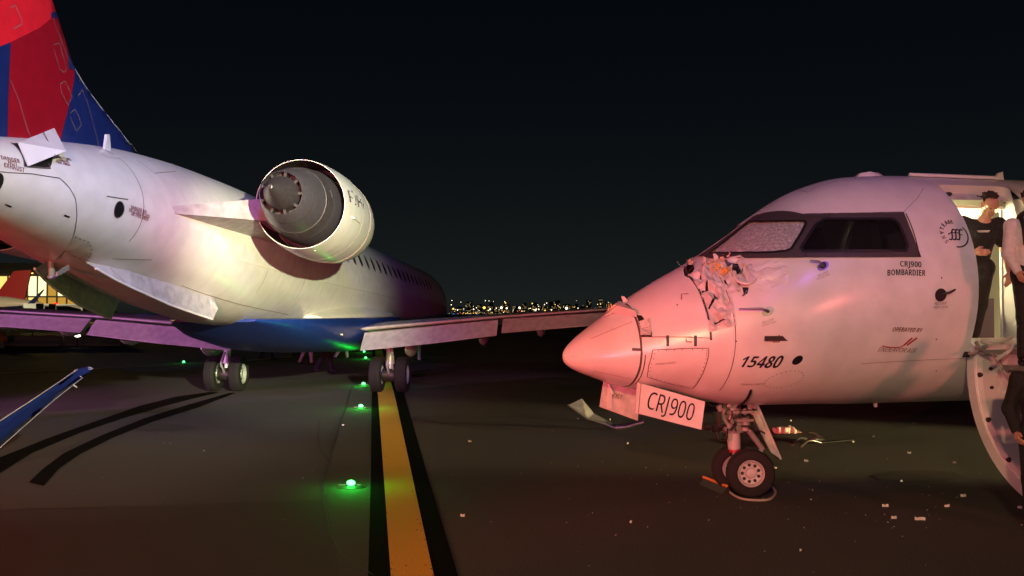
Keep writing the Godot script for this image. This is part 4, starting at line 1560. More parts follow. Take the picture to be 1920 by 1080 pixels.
func belly(jet: Node3D) -> void:
	# wing-to-body fairing painted blue below a white top edge
	var rings := []
	for q in [[-6.6, 0.80, 1.66, 0.16], [-5.9, 1.18, 1.50, 0.42], [-4.9, 1.42, 1.28, 0.6], [-3.4, 1.51, 1.08, 0.72], [-1.8, 1.55, 1.02, 0.85], [1.0, 1.56, 1.0, 0.87], [4.0, 1.55, 1.02, 0.85], [6.0, 1.3, 1.25, 0.6], [7.4, 0.5, 1.6, 0.2]]:
		var ring := []
		for k in 24:
			var a := TAU * k / 24
			var c := cos(a)
			var s := sin(a)
			var e := 0.62
			var yt: float = 1.88 + 0.026 * q[0]
			var y: float = yt + (0.02 if s > 0 else (q[2] - yt)) * pow(absf(s), e)
			ring.append(Vector3(q[0], y, q[1] * signf(c) * pow(absf(c), e)))
		rings.append(ring)
	var st := begin()
	loft(st, rings, 1)
	var b := part("belly_fairing", st, M.blue_paint, jet)
	b.set_meta("label", "dark blue fairing under the belly between the wings")
	st = begin()
	for q in [[-2.6, 1.5, 1.45], [-0.4, 1.58, 1.5], [0.9, 1.575, 1.3]]:
		ball(st, Vector3(q[0], q[2], q[1]), Vector3(0.035, 0.025, 0.03), 6)
	part("fastener", st, M.seam_light, b)
	# white shoulder above it, flaring towards the wing
	var r2 := []
	for q in [[-3.6, 1.30, 2.0], [-2.4, 1.47, 2.15], [-0.8, 1.56, 2.28], [1.6, 1.57, 2.3], [4.0, 1.50, 2.2]]:
		var ring := []
		for k in 16:
			var a := TAU * k / 16
			ring.append(Vector3(q[0], 1.90 + 0.026 * q[0] + (q[2] - 1.88) * maxf(sin(a), 0.0), (q[1] + 0.01) * cos(a)))
		r2.append(ring)
	st = begin()
	loft(st, r2, 1)
	part("wing_fillet", st, M.white_paint, jet)

# ---------------------------------------------------------------- the damaged jet with its nose towards the left
func jet_b() -> void:
	var jet := thing("damaged_jet", "white regional jet with crushed pink lit nose, shattered windscreen and open passenger door", "airplane", Transform3D(Basis(Vector3(0.970296,0.000000,-0.241922),Vector3(0.000000,1.000000,0.000000),Vector3(0.241922,0.000000,0.970296)),Vector3(0.54000,0.00000,-10.79000)))
	var f := Body.new(TAB_B)
	var door := PackedVector2Array()
	var d0 := Vector2(4.11, 0.50)
	var d1 := Vector2(5.02, 2.07)
	for c in [[d0.x, d0.y, PI], [d1.x, d0.y, 1.5 * PI], [d1.x, d1.y, 0.0], [d0.x, d1.y, 0.5 * PI]]:
		for k in 5:
			var a: float = c[2] + PI * 0.5 * k / 4.0
			door.append(Vector2(c[0] + (0.09 if c[0] < 4.5 else -0.09) + 0.09 * cos(a), c[1] + (0.07 if c[1] < 1.0 else -0.07) + 0.07 * sin(a)))
	var side_win := PackedVector2Array([Vector2(2.594,0.773),Vector2(2.712,0.836),Vector2(2.840,0.883),Vector2(2.974,0.922),Vector2(3.113,0.953),Vector2(3.259,0.973),Vector2(3.299,1.019),Vector2(3.321,1.226),Vector2(3.290,1.266),Vector2(3.129,1.252),Vector2(2.973,1.228),Vector2(2.821,1.199),Vector2(2.674,1.163),Vector2(2.534,1.114),Vector2(2.400,1.054),Vector2(2.271,0.986),Vector2(2.267,0.938),Vector2(2.374,0.861),Vector2(2.488,0.785)])
	var wind := PackedVector2Array([Vector2(2.129,0.086),Vector2(2.165,0.303),Vector2(2.235,0.453),Vector2(2.325,0.570),Vector2(2.424,0.668),Vector2(2.425,0.712),Vector2(2.338,0.783),Vector2(2.184,0.893),Vector2(2.134,0.882),Vector2(2.021,0.806),Vector2(1.905,0.695),Vector2(1.794,0.567),Vector2(1.695,0.409),Vector2(1.619,0.188),Vector2(1.715,0.153),Vector2(1.891,0.115)])
	var holes := [door, side_win, wind]
	for h in [side_win, wind]:
		var mir := PackedVector2Array()
		for p in h:
			mir.append(Vector2(p.x, -p.y))
		mir.reverse()
		holes.append(mir)
	# gash in the skin above the nose bay
	var gash := PackedVector2Array([Vector2(1.324,0.151),Vector2(1.406,0.065),Vector2(1.427,0.168),Vector2(1.392,0.318),Vector2(1.329,0.399),Vector2(1.266,0.470),Vector2(1.262,0.358)])
	holes.append(gash)
	holes.append(PackedVector2Array([Vector2(1.30, 0.44), Vector2(1.50, 0.44), Vector2(1.50, 1.40), Vector2(1.30, 1.40)]))
	holes.append(PackedVector2Array([Vector2(1.525, 0.52), Vector2(1.79, 0.52), Vector2(1.79, 1.0), Vector2(1.525, 1.0)]))
	var ss := steps(0.0, 0.1, 6)
	ss.append_array(steps(0.1, 0.655, 14).slice(1))
	var sb := steps(0.675, 2.0, 24)
	sb.append_array(steps(2.0, 4.2, 26).slice(1))
	sb.append_array(steps(4.2, 14.0, 30).slice(1))
	var ts := steps(-PI, PI, 72)
	part("fuselage", skin(f, sb, ts, holes), M.white_paint, jet, false)
	var rad := part("radome", skin(f, ss, ts, [], 0.0), M.white_paint, jet, false)
	rad.set_meta("label", "pointed nose cone, creased on top")
	var st := skin(f, steps(0.63, 0.70, 2), ts, [], -0.02)
	part("radome_gap", st, M.seam, jet, false)
	for seg in [[Vector2(0.234,0.779),Vector2(0.397,0.814),Vector2(0.622,0.861)], [Vector2(0.263,2.356),Vector2(0.449,2.348),Vector2(0.627,2.373)]]:
		st = begin()
		ribbon(st, f, seg, 0.006, 0.003)
		part("conductor_line", st, M.ink_faint, rad, false)
	st = begin()
	ribbon(st, f, [Vector2(0.018,1.323),Vector2(0.178,1.385),Vector2(0.412,1.410),Vector2(0.570,1.434)], 0.009, 0.004)
	part("conductor_strip", st, M.seam_light, rad, false)
	st = begin()
	for p in [Vector2(0.622,0.861),Vector2(0.264,2.443),Vector2(0.067,1.473),Vector2(0.441,0.779)]:
		patch(st, f, round_on(f, p, 0.006, -1, 6), 0.005)
	stuff(part("rivet", st, M.seam, rad, false))
	var lower := [Vector2(0.767,1.538),Vector2(0.991,1.600),Vector2(1.280,1.687),Vector2(1.284,1.826),Vector2(1.278,2.067),Vector2(1.275,2.335),Vector2(1.278,2.565),Vector2(1.224,2.588),Vector2(1.105,2.549),Vector2(0.928,2.425),Vector2(0.760,2.254),Vector2(0.741,1.928)]
	# seams behind the radome
	st = begin()
	ribbon(st, f, [Vector2(1.285, 0.42), Vector2(1.285, 1.0), Vector2(1.30, 1.56)], 0.022, 0.004)
	part("bay_gap", st, M.gear_dark, jet, false)
	st = begin()
	ribbon(st, f, [Vector2(0.70, 1.62), Vector2(0.70, 2.1), Vector2(0.70, 2.6)], 0.010, 0.004)
	part("bay_gap", st, M.gear_dark, jet, false)
	st = begin()
	ribbon(st, f, [Vector2(1.505, 0.42), Vector2(1.51, 1.0), Vector2(1.525, 1.42), Vector2(1.53, 2.2), Vector2(1.53, 2.5)], 0.008, 0.004)
	part("panel_seam", st, M.seam, jet, false)
	st = begin()
	ribbon(st, f, [Vector2(0.666,1.248),Vector2(0.780,1.311),Vector2(0.899,1.369),Vector2(1.139,1.473),Vector2(1.303,1.533)], 0.008, 0.004)
	part("panel_seam", st, M.seam, jet, false)
	st = begin()
	ribbon(st, f, lower, 0.009, 0.004, true)
	part("panel_seam", st, M.seam, jet, false)
	st = begin()
	ribbon(st, f, [Vector2(2.733,0.073),Vector2(2.718,0.267),Vector2(2.844,0.228),Vector2(3.091,0.249)], 0.008, 0.004)
	part("panel_seam", st, M.seam, jet, false)
	st = begin()
	ribbon(st, f, [Vector2(3.419,0.909),Vector2(3.695,0.747),Vector2(3.899,0.581)], 0.004, 0.004)
	part("panel_seam", st, M.seam, jet, false)
	st = begin()
	ribbon(st, f, [Vector2(2.9, 2.2), Vector2(4.1, 2.19)], 0.005, 0.004)
	part("panel_seam", st, M.seam, jet, false)
	st = begin()
	ribbon(st, f, [Vector2(5.3, 0.3), Vector2(5.3, 2.6)], 0.006, 0.004)
	part("panel_seam", st, M.seam, jet, false)
	st = begin()
	for i in lower.size():
		for e in [0.15, 0.5, 0.85]:
			var p: Vector2 = lower[i].lerp(lower[(i + 1) % lower.size()], e)
			var cc := Vector2(1.05, 1.95)
			patch(st, f, round_on(f, p.lerp(cc, 0.07), 0.006, -1, 5), 0.005)
	for p in round_on(f, Vector2(2.119,2.301), 0.20, 0.13, 26):
		patch(st, f, round_on(f, p, 0.007, -1, 5), 0.005)
	for i in 60:
		var a := float(i) / 59.0
		patch(st, f, round_on(f, Vector2(2.471,1.123).lerp(Vector2(3.300,1.297), a), 0.005, -1, 5), 0.022)
		patch(st, f, round_on(f, Vector2(2.722,0.801).lerp(Vector2(3.321,0.938), a), 0.005, -1, 5), 0.022)
		if i < 30:
			patch(st, f, round_on(f, Vector2(3.374,0.981).lerp(Vector2(3.378,1.283), a * 2.0), 0.005, -1, 5), 0.022)
	stuff(part("rivet", st, M.seam, jet, false))
	# latches on the nose bay and dark L marks
	for q in [[Vector2(0.909,1.347),Vector2(0.903,1.521)], [Vector2(1.159,1.450),Vector2(1.156,1.611)], [Vector2(0.580,1.462),Vector2(0.666,1.505)]]:
		st = begin()
		ribbon(st, f, q, 0.030, 0.008)
		part("latch", st, M.ink, jet, false)
	for q in [[Vector2(1.105,0.839),Vector2(1.126,0.744),Vector2(1.184,0.787)], [Vector2(1.888,1.142),Vector2(1.944,1.173),Vector2(1.938,1.230)], [Vector2(1.940,1.702),Vector2(1.947,1.783),Vector2(1.884,1.763)], [Vector2(1.129,1.462),Vector2(1.071,1.441),Vector2(1.074,1.514),Vector2(1.123,1.530)]]:
		st = begin()
		ribbon(st, f, q, 0.016, 0.004)
		part("corner_mark", st, M.ink_faint, jet, false)
	# windows: grey riveted frame, panes set in it
	st = begin()
	var outer := [Vector2(2.21, 0.02), Vector2(2.245, 0.056)]
	outer.append_array([Vector2(2.460,0.572),Vector2(2.587,0.682),Vector2(2.730,0.766),Vector2(2.890,0.824),Vector2(3.055,0.869),Vector2(3.230,0.899),Vector2(3.419,0.909),Vector2(3.410,1.062),Vector2(3.423,1.199),Vector2(3.453,1.327),Vector2(3.285,1.319),Vector2(3.121,1.305),Vector2(2.962,1.282),Vector2(2.807,1.253),Vector2(2.657,1.216),Vector2(2.514,1.168),Vector2(2.368,1.106),Vector2(2.229,1.035),Vector2(2.099,0.948),Vector2(1.962,0.839),Vector2(1.829,0.719),Vector2(1.709,0.583),Vector2(1.600,0.414)])
	outer.append_array([Vector2(1.56, 0.30), Vector2(1.55, 0.02)])
	patch(st, f, outer, 0.016, 0.10, 0.07, [side_win, wind])
	part("window_frame", st, M.frame_grey, jet, false)
	st = begin()
	ribbon(st, f, Array(side_win), 0.035, 0.018, true)
	part("window_seal", st, M.black, jet, false)
	st = begin()
	ribbon(st, f, Array(wind), 0.030, 0.018, true)
	part("window_seal", st, M.black, jet, false)
	st = begin()
	ribbon(st, f, [Vector2(3.434,0.928),Vector2(3.431,1.317)], 0.012, 0.018)
	part("window_seal", st, M.black, jet, false)
	st = begin()
	ribbon(st, f, [Vector2(2.452,0.575),Vector2(2.418,0.613),Vector2(2.634,0.775),Vector2(2.672,0.737)], 0.006, 0.018)
	part("window_seal", st, M.black, jet, false)
	st = begin()
	ribbon(st, f, [Vector2(2.297,1.008),Vector2(2.270,1.055)], 0.006, 0.018)
	part("window_seal", st, M.black, jet, false)
	st = begin()
	patch(st, f, inset(Array(side_win), 0.01), -0.012)
	part("side_window", st, M.dark_glass, jet, false)
	st = begin()
	patch(st, f, inset(Array(wind), 0.012), -0.008, 0.06, 0.05)
	var ws := part("windscreen", st, M.crazed_glass, jet, false)
	ws.set_meta("label", "shattered windscreen, crazed white")
	# cracks that run right across the pane
	st = begin()
	for k in 9:
		var a: Vector2 = Vector2(1.653,0.221).lerp(Vector2(2.386,0.651), rng.randf())
		var pts := [a]
		for j in 5:
			a += Vector2(rng.randf_range(-0.05, 0.09), rng.randf_range(-0.07, 0.07))
			pts.append(a)
		var keep := []
		for p in pts:
			if Geometry2D.is_point_in_polygon(p, wind):
				keep.append(p)
		if keep.size() > 1:
			ribbon(st, f, keep, rng.randf_range(0.002, 0.004), -0.004)
	stuff(part("crack", st, M.fragment, ws, false))
	st = begin()
	for p in [3, 4]:
		var m := PackedVector2Array(holes[p])
		patch(st, f, Array(m), -0.01)
	part("far_window", st, M.window_dark, jet, false)
	# cockpit inside: floor, seat, dark back wall
	st = begin()
	box(st, Vector3(2.9, 1.75, 0), Vector3(2.2, 0.05, 2.2))
	box(st, Vector3(2.05, 2.0, 0), Vector3(0.3, 0.5, 1.6))
	part("cockpit_floor", st, M.gear_dark, jet)
	for z in [0.55, -0.55]:
		st = begin()
		box(st, Vector3(2.95, 2.1, z), Vector3(0.5, 0.14, 0.5))
		loft(st, [[Vector3(3.16, 2.1, z - 0.24), Vector3(3.30, 2.1, z - 0.24), Vector3(3.30, 2.1, z + 0.24), Vector3(3.16, 2.1, z + 0.24)], [Vector3(3.22, 2.75, z - 0.22), Vector3(3.34, 2.75, z - 0.22), Vector3(3.34, 2.75, z + 0.22), Vector3(3.22, 2.75, z + 0.22)], [Vector3(3.24, 3.02, z - 0.14), Vector3(3.33, 3.02, z - 0.14), Vector3(3.33, 3.02, z + 0.14), Vector3(3.24, 3.02, z + 0.14)]], -1)
		part("pilot_seat", st, M.box_grey, jet)
	st = begin()
	for y in [2.72, 2.85, 2.98]:
		tube(st, [Vector3(3.85, y, 0.6), Vector3(3.85, y + 0.02, 0.85), Vector3(3.84, y - 0.02, 1.02)], 0.012)
	tube(st, curve([Vector3(2.55, 2.4, 0.85), Vector3(2.6, 2.52, 0.9), Vector3(2.7, 2.55, 0.9), Vector3(2.78, 2.42, 0.88)], 5), 0.018)
	part("cockpit_fitting", st, M.gear_grey, jet)
	cabin(jet, f, door)
	damage(jet, f)
	airstair(jet)
	nose_gear(jet, f)
	# probes and drains
	for q in [[Vector2(1.573,1.284),Vector2(1.781,1.365),Vector2(1.838,1.407)], [Vector2(2.286,1.128),Vector2(2.368,1.171),Vector2(2.409,1.205)]]:
		st = begin()
		var base := f.pt(q[2], 0.0)
		var n := f.normal(q[2])
		tube(st, [base, base + n * 0.05 + Vector3(-0.02, 0, 0), f.pt(q[1], 0.07), f.pt(q[0], 0.075)], 0.018, 0.007)
		patch(st, f, round_on(f, q[2], 0.065, 0.045, 18), 0.006)
		part("pitot_probe", st, M.bare_metal, jet)
	for q in [[Vector2(2.411,1.200),Vector2(3.652,1.632)]]:
		for e in 2:
			st = begin()
			patch(st, f, round_on(f, q[e], [0.035, 0.068][e], -1, 18), 0.009)
			part("probe_plate", st, M.ink, jet, false)
	st = begin()
	tube(st, [f.pt(Vector2(3.671,1.628), 0.01), f.pt(Vector2(3.720,1.613), 0.06), f.pt(Vector2(3.789,1.593), 0.05)], 0.014, 0.010)
	part("angle_vane", st, M.gear_dark, jet)
	st = begin()
	patch(st, f, round_on(f, Vector2(2.173,2.056), 0.055), 0.006)
	part("static_port", st, M.ink, jet, false)
	for p in [Vector2(3.667,1.498),Vector2(3.682,1.999),Vector2(3.850,2.320),Vector2(1.531,1.650),Vector2(1.052,0.900)]:
		st = begin()
		patch(st, f, round_on(f, p, 0.009, -1, 8), 0.006)
		part("drain_hole", st, M.ink, jet, false)
	# antennas on the crown
	st = begin()
	loft(st, [[Vector3(3.50, 3.555, -0.05), Vector3(3.64, 3.57, -0.09), Vector3(3.86, 3.58, -0.06), Vector3(3.86, 3.58, 0.06), Vector3(3.64, 3.57, 0.09), Vector3(3.50, 3.555, 0.05)], [Vector3(3.58, 3.62, -0.03), Vector3(3.68, 3.635, -0.05), Vector3(3.82, 3.625, -0.03), Vector3(3.82, 3.625, 0.03), Vector3(3.68, 3.635, 0.05), Vector3(3.58, 3.62, 0.03)]], 1)
	part("antenna", st, M.white_paint, jet)
	st = begin()
	slab(st, [Vector3(5.36, 3.56, -0.02), Vector3(5.52, 3.56, -0.02), Vector3(5.50, 3.70, -0.02), Vector3(5.44, 3.68, -0.02)], Vector3(0, 0, 0.04))
	part("antenna", st, M.white_paint, jet)
	# the lettering
	letters("fleet_number", "15480", f, Vector2(1.810,1.997), 0.135, M.ink, jet, true, 0.14, -0.17, 0.86)
	letters("type_text", "CRJ900", f, Vector2(3.326,1.375), 0.058, M.ink, jet, true, 0.0, -0.10, 0.95)
	letters("type_text", "BOMBARDIER", f, Vector2(3.266,1.438), 0.060, M.ink, jet, true, 0.0, -0.10, 0.80)
	letters("operator_text", "OPERATED BY", f, Vector2(3.313,1.902), 0.045, M.ink_maroon, jet, true, 0.2, -0.09, 0.86)
	letters("operator_text", "ENDEAVOR AIR", f, Vector2(3.260,2.081), 0.050, M.ink_maroon, jet, false, 0.3, -0.09, 0.95)
	letters("notice_text", "NO STEP", f, Vector2(1.831,1.509), 0.022, M.ink_faint, jet)
	letters("notice_text", "DO NOT PAINT", f, Vector2(1.841,1.541), 0.016, M.ink_faint, jet)
	letters("notice_text", "NO STEP", f, Vector2(2.393,1.277), 0.022, M.ink_faint, jet)
	letters("notice_text", "DO NOT PAINT", f, Vector2(2.394,1.303), 0.016, M.ink_faint, jet)
	letters("notice_text", "NO STEP", f, Vector2(3.657,1.700), 0.026, M.ink, jet)
	letters("notice_text", "KEEP CLEAR", f, Vector2(3.661,1.730), 0.022, M.ink, jet)
	letters("notice_text", "TOWING LIMITS", f, Vector2(1.804,2.330), 0.024, M.ink_maroon, jet)
	letters("notice_text", "OXYGEN SERVICE", f, Vector2(0.895,1.892), 0.020, M.ink_faint, jet)
	st = begin()
	for q in [[Vector2(3.317,2.039),Vector2(3.354,2.006),Vector2(3.392,1.975)], [Vector2(3.354,2.040),Vector2(3.393,2.013),Vector2(3.448,1.977)]]:
		ribbon(st, f, q, 0.022, 0.006)
	ribbon(st, f, [Vector2(3.064,2.031),Vector2(3.162,2.052),Vector2(3.274,2.057),Vector2(3.317,2.039)], 0.012, 0.006)
	part("operator_mark", st, M.ink_red, jet, false)
	# round alliance emblem: arc of capitals, open ring and three strokes
	var e0: Vector2 = Vector2(3.925,1.141)
	var km := metric(f, e0)
	var word := "SKYTEAM"
	for i in 7:
		var a := deg_to_rad(212.0 - i * 20.0)
		var p := e0 + Vector2(cos(a) * 0.155 / km.x, -sin(a) * 0.155 / km.y)
		letters("emblem_letter", word[i], f, p, 0.048, M.ink_faint if i < 2 else M.ink, jet, true, 0.0, a - PI * 0.5)
	st = begin()
	var arc := []
	for i in 15:
		var a := deg_to_rad(38.0 - i * 10.0)
		arc.append(e0 + Vector2(cos(a) * 0.145 / km.x, -sin(a) * 0.145 / km.y))
	ribbon(st, f, arc, 0.016, 0.006)
	for i in 3:
		var o := e0 + Vector2(-0.045 + 0.045 * i, 0.0) / km
		var sw := []
		for w in [Vector2(-0.05, 0.055), Vector2(-0.02, 0.06), Vector2(0.0, 0.02), Vector2(0.01, -0.03), Vector2(0.035, -0.06), Vector2(0.06, -0.05)]:
			sw.append(o + w / km)
		ribbon(st, f, curve(sw, 4), 0.017, 0.006)
	ribbon(st, f, [e0 + Vector2(-0.09, 0.0) / km, e0 + Vector2(-0.05, -0.02) / km, e0 + Vector2(0.03, -0.02) / km, e0 + Vector2(0.08, 0.01) / km], 0.012, 0.0065)
	part("emblem", st, M.ink, jet, false)
	# rain gutter over the door
	st = begin()
	var gut := []
	for i in 9:
		gut.append(f.pt(Vector2(lerpf(4.0, 5.14, i / 8.0), 0.25), 0.025))
	tube(st, gut, 0.022, 0.022, 6)
	part("rain_gutter", st, M.white_paint, jet)
	# far end of the fuselage is closed off
	st = begin()
	lathe(st, Vector3(14.0, 2.28, 0), Vector3.RIGHT, [Vector2(0, 1.31), Vector2(0.01, 0)], 24)
	part("end_bulkhead", st, M.liner_cool, jet)

func cabin(jet: Node3D, f: Body, door: PackedVector2Array) -> void:
	# door surround with depth, header fittings, lit entrance area inside
	var st := begin()
	for i in door.size():
		var a := door[i]
		var b := door[(i + 1) % door.size()]
		var o := f.pt((a + b) * 0.5, 0) - f.pt(Vector2(4.56, 1.3), 0)
		quad(st, f.pt(a, 0), f.pt(b, 0), f.pt(b, -0.16), f.pt(a, -0.16), -o)
	part("door_surround", st, M.liner_cool, jet)
	st = begin()
	patch(st, f, [Vector2(5.02, 0.50), Vector2(5.10, 0.50), Vector2(5.10, 2.07), Vector2(5.02, 2.07)], 0.012, 0.1, 0.06)
	part("door_edge_trim", st, M.white_paint_worn, jet, false)
	# lining follows the skin, with the doorway left open
	var ss := steps(4.08, 8.0, 16)
	st = skin(f, ss, steps(-PI, PI, 40), [door], -0.17)
	part("cabin_lining", st, M.liner, jet, false)
	st = begin()
	box(st, Vector3(6.04, 1.57, 0), Vector3(3.92, 0.06, 2.3))
	part("cabin_floor", st, M.gear_dark, jet)
	# bulkhead towards the cockpit, closet wall behind the door, far bulkhead
	for q in [[4.07, "front_bulkhead"], [8.0, "rear_bulkhead"]]:
		st = begin()
		var ring := []
		for k in 32:
			ring.append(f.pt(Vector2(q[0], TAU * k / 32), -0.06))
		for k in 32:
			tri(st, Vector3(q[0], 2.25, 0), ring[k], ring[(k + 1) % 32], Vector3(1, 0, 0))
		part(q[1], st, M.liner, jet)
	st = begin()
	box(st, Vector3(5.09, 2.4, 0.84), Vector3(0.05, 1.75, 0.66))
	part("closet_wall", st, M.liner_cool, jet)
	st = begin()
	box(st, Vector3(5.085, 2.42, 0.50), Vector3(0.07, 1.70, 0.03))
	part("closet_edge", st, M.liner, jet)
	st = begin()
	box(st, Vector3(5.5, 2.4, -0.72), Vector3(0.06, 1.75, 0.66))
	box(st, Vector3(4.6, 2.1, -1.0), Vector3(0.8, 1.1, 0.3))
	part("galley_unit", st, M.liner, jet)
	st = begin()
	box(st, Vector3(4.7, 3.20, 0.1), Vector3(1.1, 0.03, 0.9))
	part("ceiling_panel", st, M.liner, jet)
	st = begin()
	box(st, Vector3(4.62, 3.17, -0.15), Vector3(0.42, 0.03, 0.24))
	part("ceiling_lamp", st, M.cabin_lamp, jet)
	var l := OmniLight3D.new()
	l.name = "cabin_beam"
	l.light_color = Color(1.0, 0.92, 0.70)
	l.light_energy = 5.0
	l.light_size = 0.12
	l.omni_range = 12.0
	l.omni_attenuation = 2.0
	l.shadow_enabled = true
	jet.add_child(l)
	l.position = Vector3(4.62, 3.02, -0.15)
	# header: latches and hinge fittings over the opening
	st = begin()
	patch(st, f, [Vector2(4.16, 0.50), Vector2(5.0, 0.50), Vector2(5.0, 0.63), Vector2(4.16, 0.63)], -0.10)
	part("door_header", st, M.white_paint_worn, jet, false)
	st = begin()
	for q in [[4.26, 0.56, 0.05], [4.80, 0.56, 0.06], [4.86, 0.555, 0.05], [4.72, 0.57, 0.018], [4.62, 0.58, 0.018]]:
		ball(st, f.pt(Vector2(q[0], q[1]), -0.08), Vector3(q[2], q[2] * 0.5, q[2] * 0.6), 8)
	part("door_latch", st, M.gear_dark, jet)
	st = begin()
	for i in 4:
		var p := Vector2(5.07, 0.72 + i * 0.045)
		tube(st, [f.pt(p, 0.02), f.pt(p + Vector2(0.02, 0.02), 0.05), f.pt(p + Vector2(-0.02, 0.04), 0.03)], 0.012)
	part("hinge_fitting", st, M.gear_dark, jet)

func damage(jet: Node3D, f: Body) -> void:
	# crumpled skin between the nose bay and the windscreen: creased metal standing off the hull
	var ridge := FastNoiseLite.new()
	ridge.seed = 5
	ridge.noise_type = FastNoiseLite.TYPE_CELLULAR
	ridge.cellular_return_type = FastNoiseLite.RETURN_DISTANCE
	ridge.frequency = 3.0
	var soft := FastNoiseLite.new()
	soft.seed = 6
	soft.frequency = 3.0
	var st := begin()
	ridge.noise_type = FastNoiseLite.TYPE_SIMPLEX
	ridge.frequency = 2.3
	var fold := func(p: Vector2) -> float:
		# bulges that meet in sharp valleys, dying out towards the rim
		var rim := clampf(minf(minf(p.x - 1.285, 1.535 - p.x) * 14.0, minf(p.y - 0.40, 1.45 - p.y) * 8.0), 0.0, 1.0)
		return 0.004 + rim * (0.052 - 0.20 * absf(ridge.get_noise_2d(p.x * 1.7, p.y)) + 0.06 * absf(soft.get_noise_2d(p.x * 2.0 + 7.0, p.y * 2.0)))
	var fold2 := func(p: Vector2) -> float:
		var rim := clampf(minf(minf(p.x - 1.515, 1.82 - p.x) * 12.0, minf(p.y - 0.48, 1.04 - p.y) * 8.0), 0.0, 1.0)
		return 0.003 + rim * (0.04 - 0.16 * absf(ridge.get_noise_2d(p.x * 1.4 + 5.0, p.y * 1.2)) + 0.04 * absf(soft.get_noise_2d(p.x * 2.0, p.y * 2.0 + 5.0)))
	var tears := []
	for tr in [[Vector2(1.277,0.842),Vector2(1.342,0.811),Vector2(1.408,0.741),Vector2(1.362,0.837),Vector2(1.282,0.885)], [Vector2(1.305,1.117),Vector2(1.370,1.031),Vector2(1.413,0.973),Vector2(1.393,1.045),Vector2(1.321,1.142)], [Vector2(1.392,0.906),Vector2(1.407,0.952),Vector2(1.418,1.051),Vector2(1.402,1.050),Vector2(1.391,0.977)], [Vector2(1.334,1.328),Vector2(1.394,1.317),Vector2(1.451,1.347),Vector2(1.401,1.348),Vector2(1.341,1.360)], [Vector2(1.301,0.552),Vector2(1.365,0.544),Vector2(1.428,0.489),Vector2(1.363,0.585),Vector2(1.300,0.594)], [Vector2(1.512,0.772),Vector2(1.541,0.837),Vector2(1.545,0.920),Vector2(1.518,0.864)], [Vector2(1.612,0.795),Vector2(1.642,0.875),Vector2(1.648,0.969),Vector2(1.621,0.909)]]:
		tears.append(PackedVector2Array(tr))
	st = begin()
	st.set_smooth_group(1)
	patch(st, f, [Vector2(1.283, 0.40), Vector2(1.537, 0.40), Vector2(1.537, 1.45), Vector2(1.283, 1.45)], 0.0, 0.016, 0.022, tears, fold)
	part("crumpled_skin", st, M.crumpled_paint, jet)
	st = begin()
	st.set_smooth_group(1)
	patch(st, f, [Vector2(1.513, 0.48), Vector2(1.82, 0.48), Vector2(1.82, 1.04), Vector2(1.513, 1.04)], 0.0, 0.018, 0.022, tears, fold2)
	part("crumpled_skin", st, M.crumpled_paint, jet)
	var rel2 := func(p: Vector2) -> float:
		return 0.05 * absf(ridge.get_noise_2d(p.x * 1.5 + 4, p.y) + 0.55) + 0.025 * soft.get_noise_2d(p.x + 3, p.y)
	# dented panel under the windscreen: long soft folds
	var rel3 := func(p: Vector2) -> float:
		var e := clampf(minf(minf(p.x - 1.62, 2.28 - p.x), minf(p.y - 0.80, 1.25 - p.y)) * 6.0, 0.0, 1.0)
		return 0.002 + e * 0.05 * absf(soft.get_noise_2d(p.x * 0.7 + 9, p.y * 1.1))
	st = begin()
	patch(st, f, [Vector2(1.769,0.716),Vector2(2.041,0.930),Vector2(2.102,1.080),Vector2(2.033,1.276),Vector2(1.861,1.227),Vector2(1.713,1.065),Vector2(1.718,0.835)], 0.001, 0.03, 0.03, [], rel3)
	st.index()
	part("dented_panel", st, M.white_paint, jet)
	# torn nose bay lid: a flap folded up over the radome joint
	st = begin()
	var q := [Vector2(0.646,0.100),Vector2(0.690,0.743),Vector2(0.680,0.847),Vector2(0.522,0.265),Vector2(0.422,0.089),Vector2(0.578,-0.148)]
	var off := [0.05, 0.06, 0.03, 0.012, 0.008, 0.03]
	var c := f.pt(Vector2(0.585,0.361), 0.075)
	for i in q.size():
		tri(st, f.pt(q[i], off[i]), f.pt(q[(i + 1) % q.size()], off[(i + 1) % q.size()]), c, Vector3(-0.3, 1, 0.5))
	part("torn_flap", st, M.crumpled_paint, jet)
	st = begin()
	patch(st, f, [Vector2(0.677,0.724),Vector2(0.721,0.813),Vector2(0.772,1.207),Vector2(0.770,1.306),Vector2(0.675,1.254),Vector2(0.679,1.028)], 0.004, 0.03, 0.05)
	var cav := part("torn_opening", st, M.gear_dark, jet, false)
	st = begin()
	patch(st, f, [Vector2(0.688,0.987),Vector2(0.769,0.989),Vector2(0.772,1.207),Vector2(0.766,1.294),Vector2(0.676,1.243)], 0.02, 0.025, 0.03, [], rel2)
	part("torn_liner", st, M.crumpled_paint, cav)
	st = begin()
	patch(st, f, [Vector2(1.26, 0.40), Vector2(1.84, 0.40), Vector2(1.84, 1.05), Vector2(1.54, 1.05), Vector2(1.54, 1.45), Vector2(1.26, 1.45)], -0.10, 0.1, 0.1)
	part("bay_frame", st, M.gear_dark, jet, false)
	# inside of the gash
	st = begin()
	patch(st, f, [Vector2(1.291,0.158),Vector2(1.442,-0.007),Vector2(1.444,0.201),Vector2(1.387,0.380),Vector2(1.248,0.529),Vector2(1.233,0.393)], -0.09)
	part("gash", st, M.black, jet, false)
	st = begin()
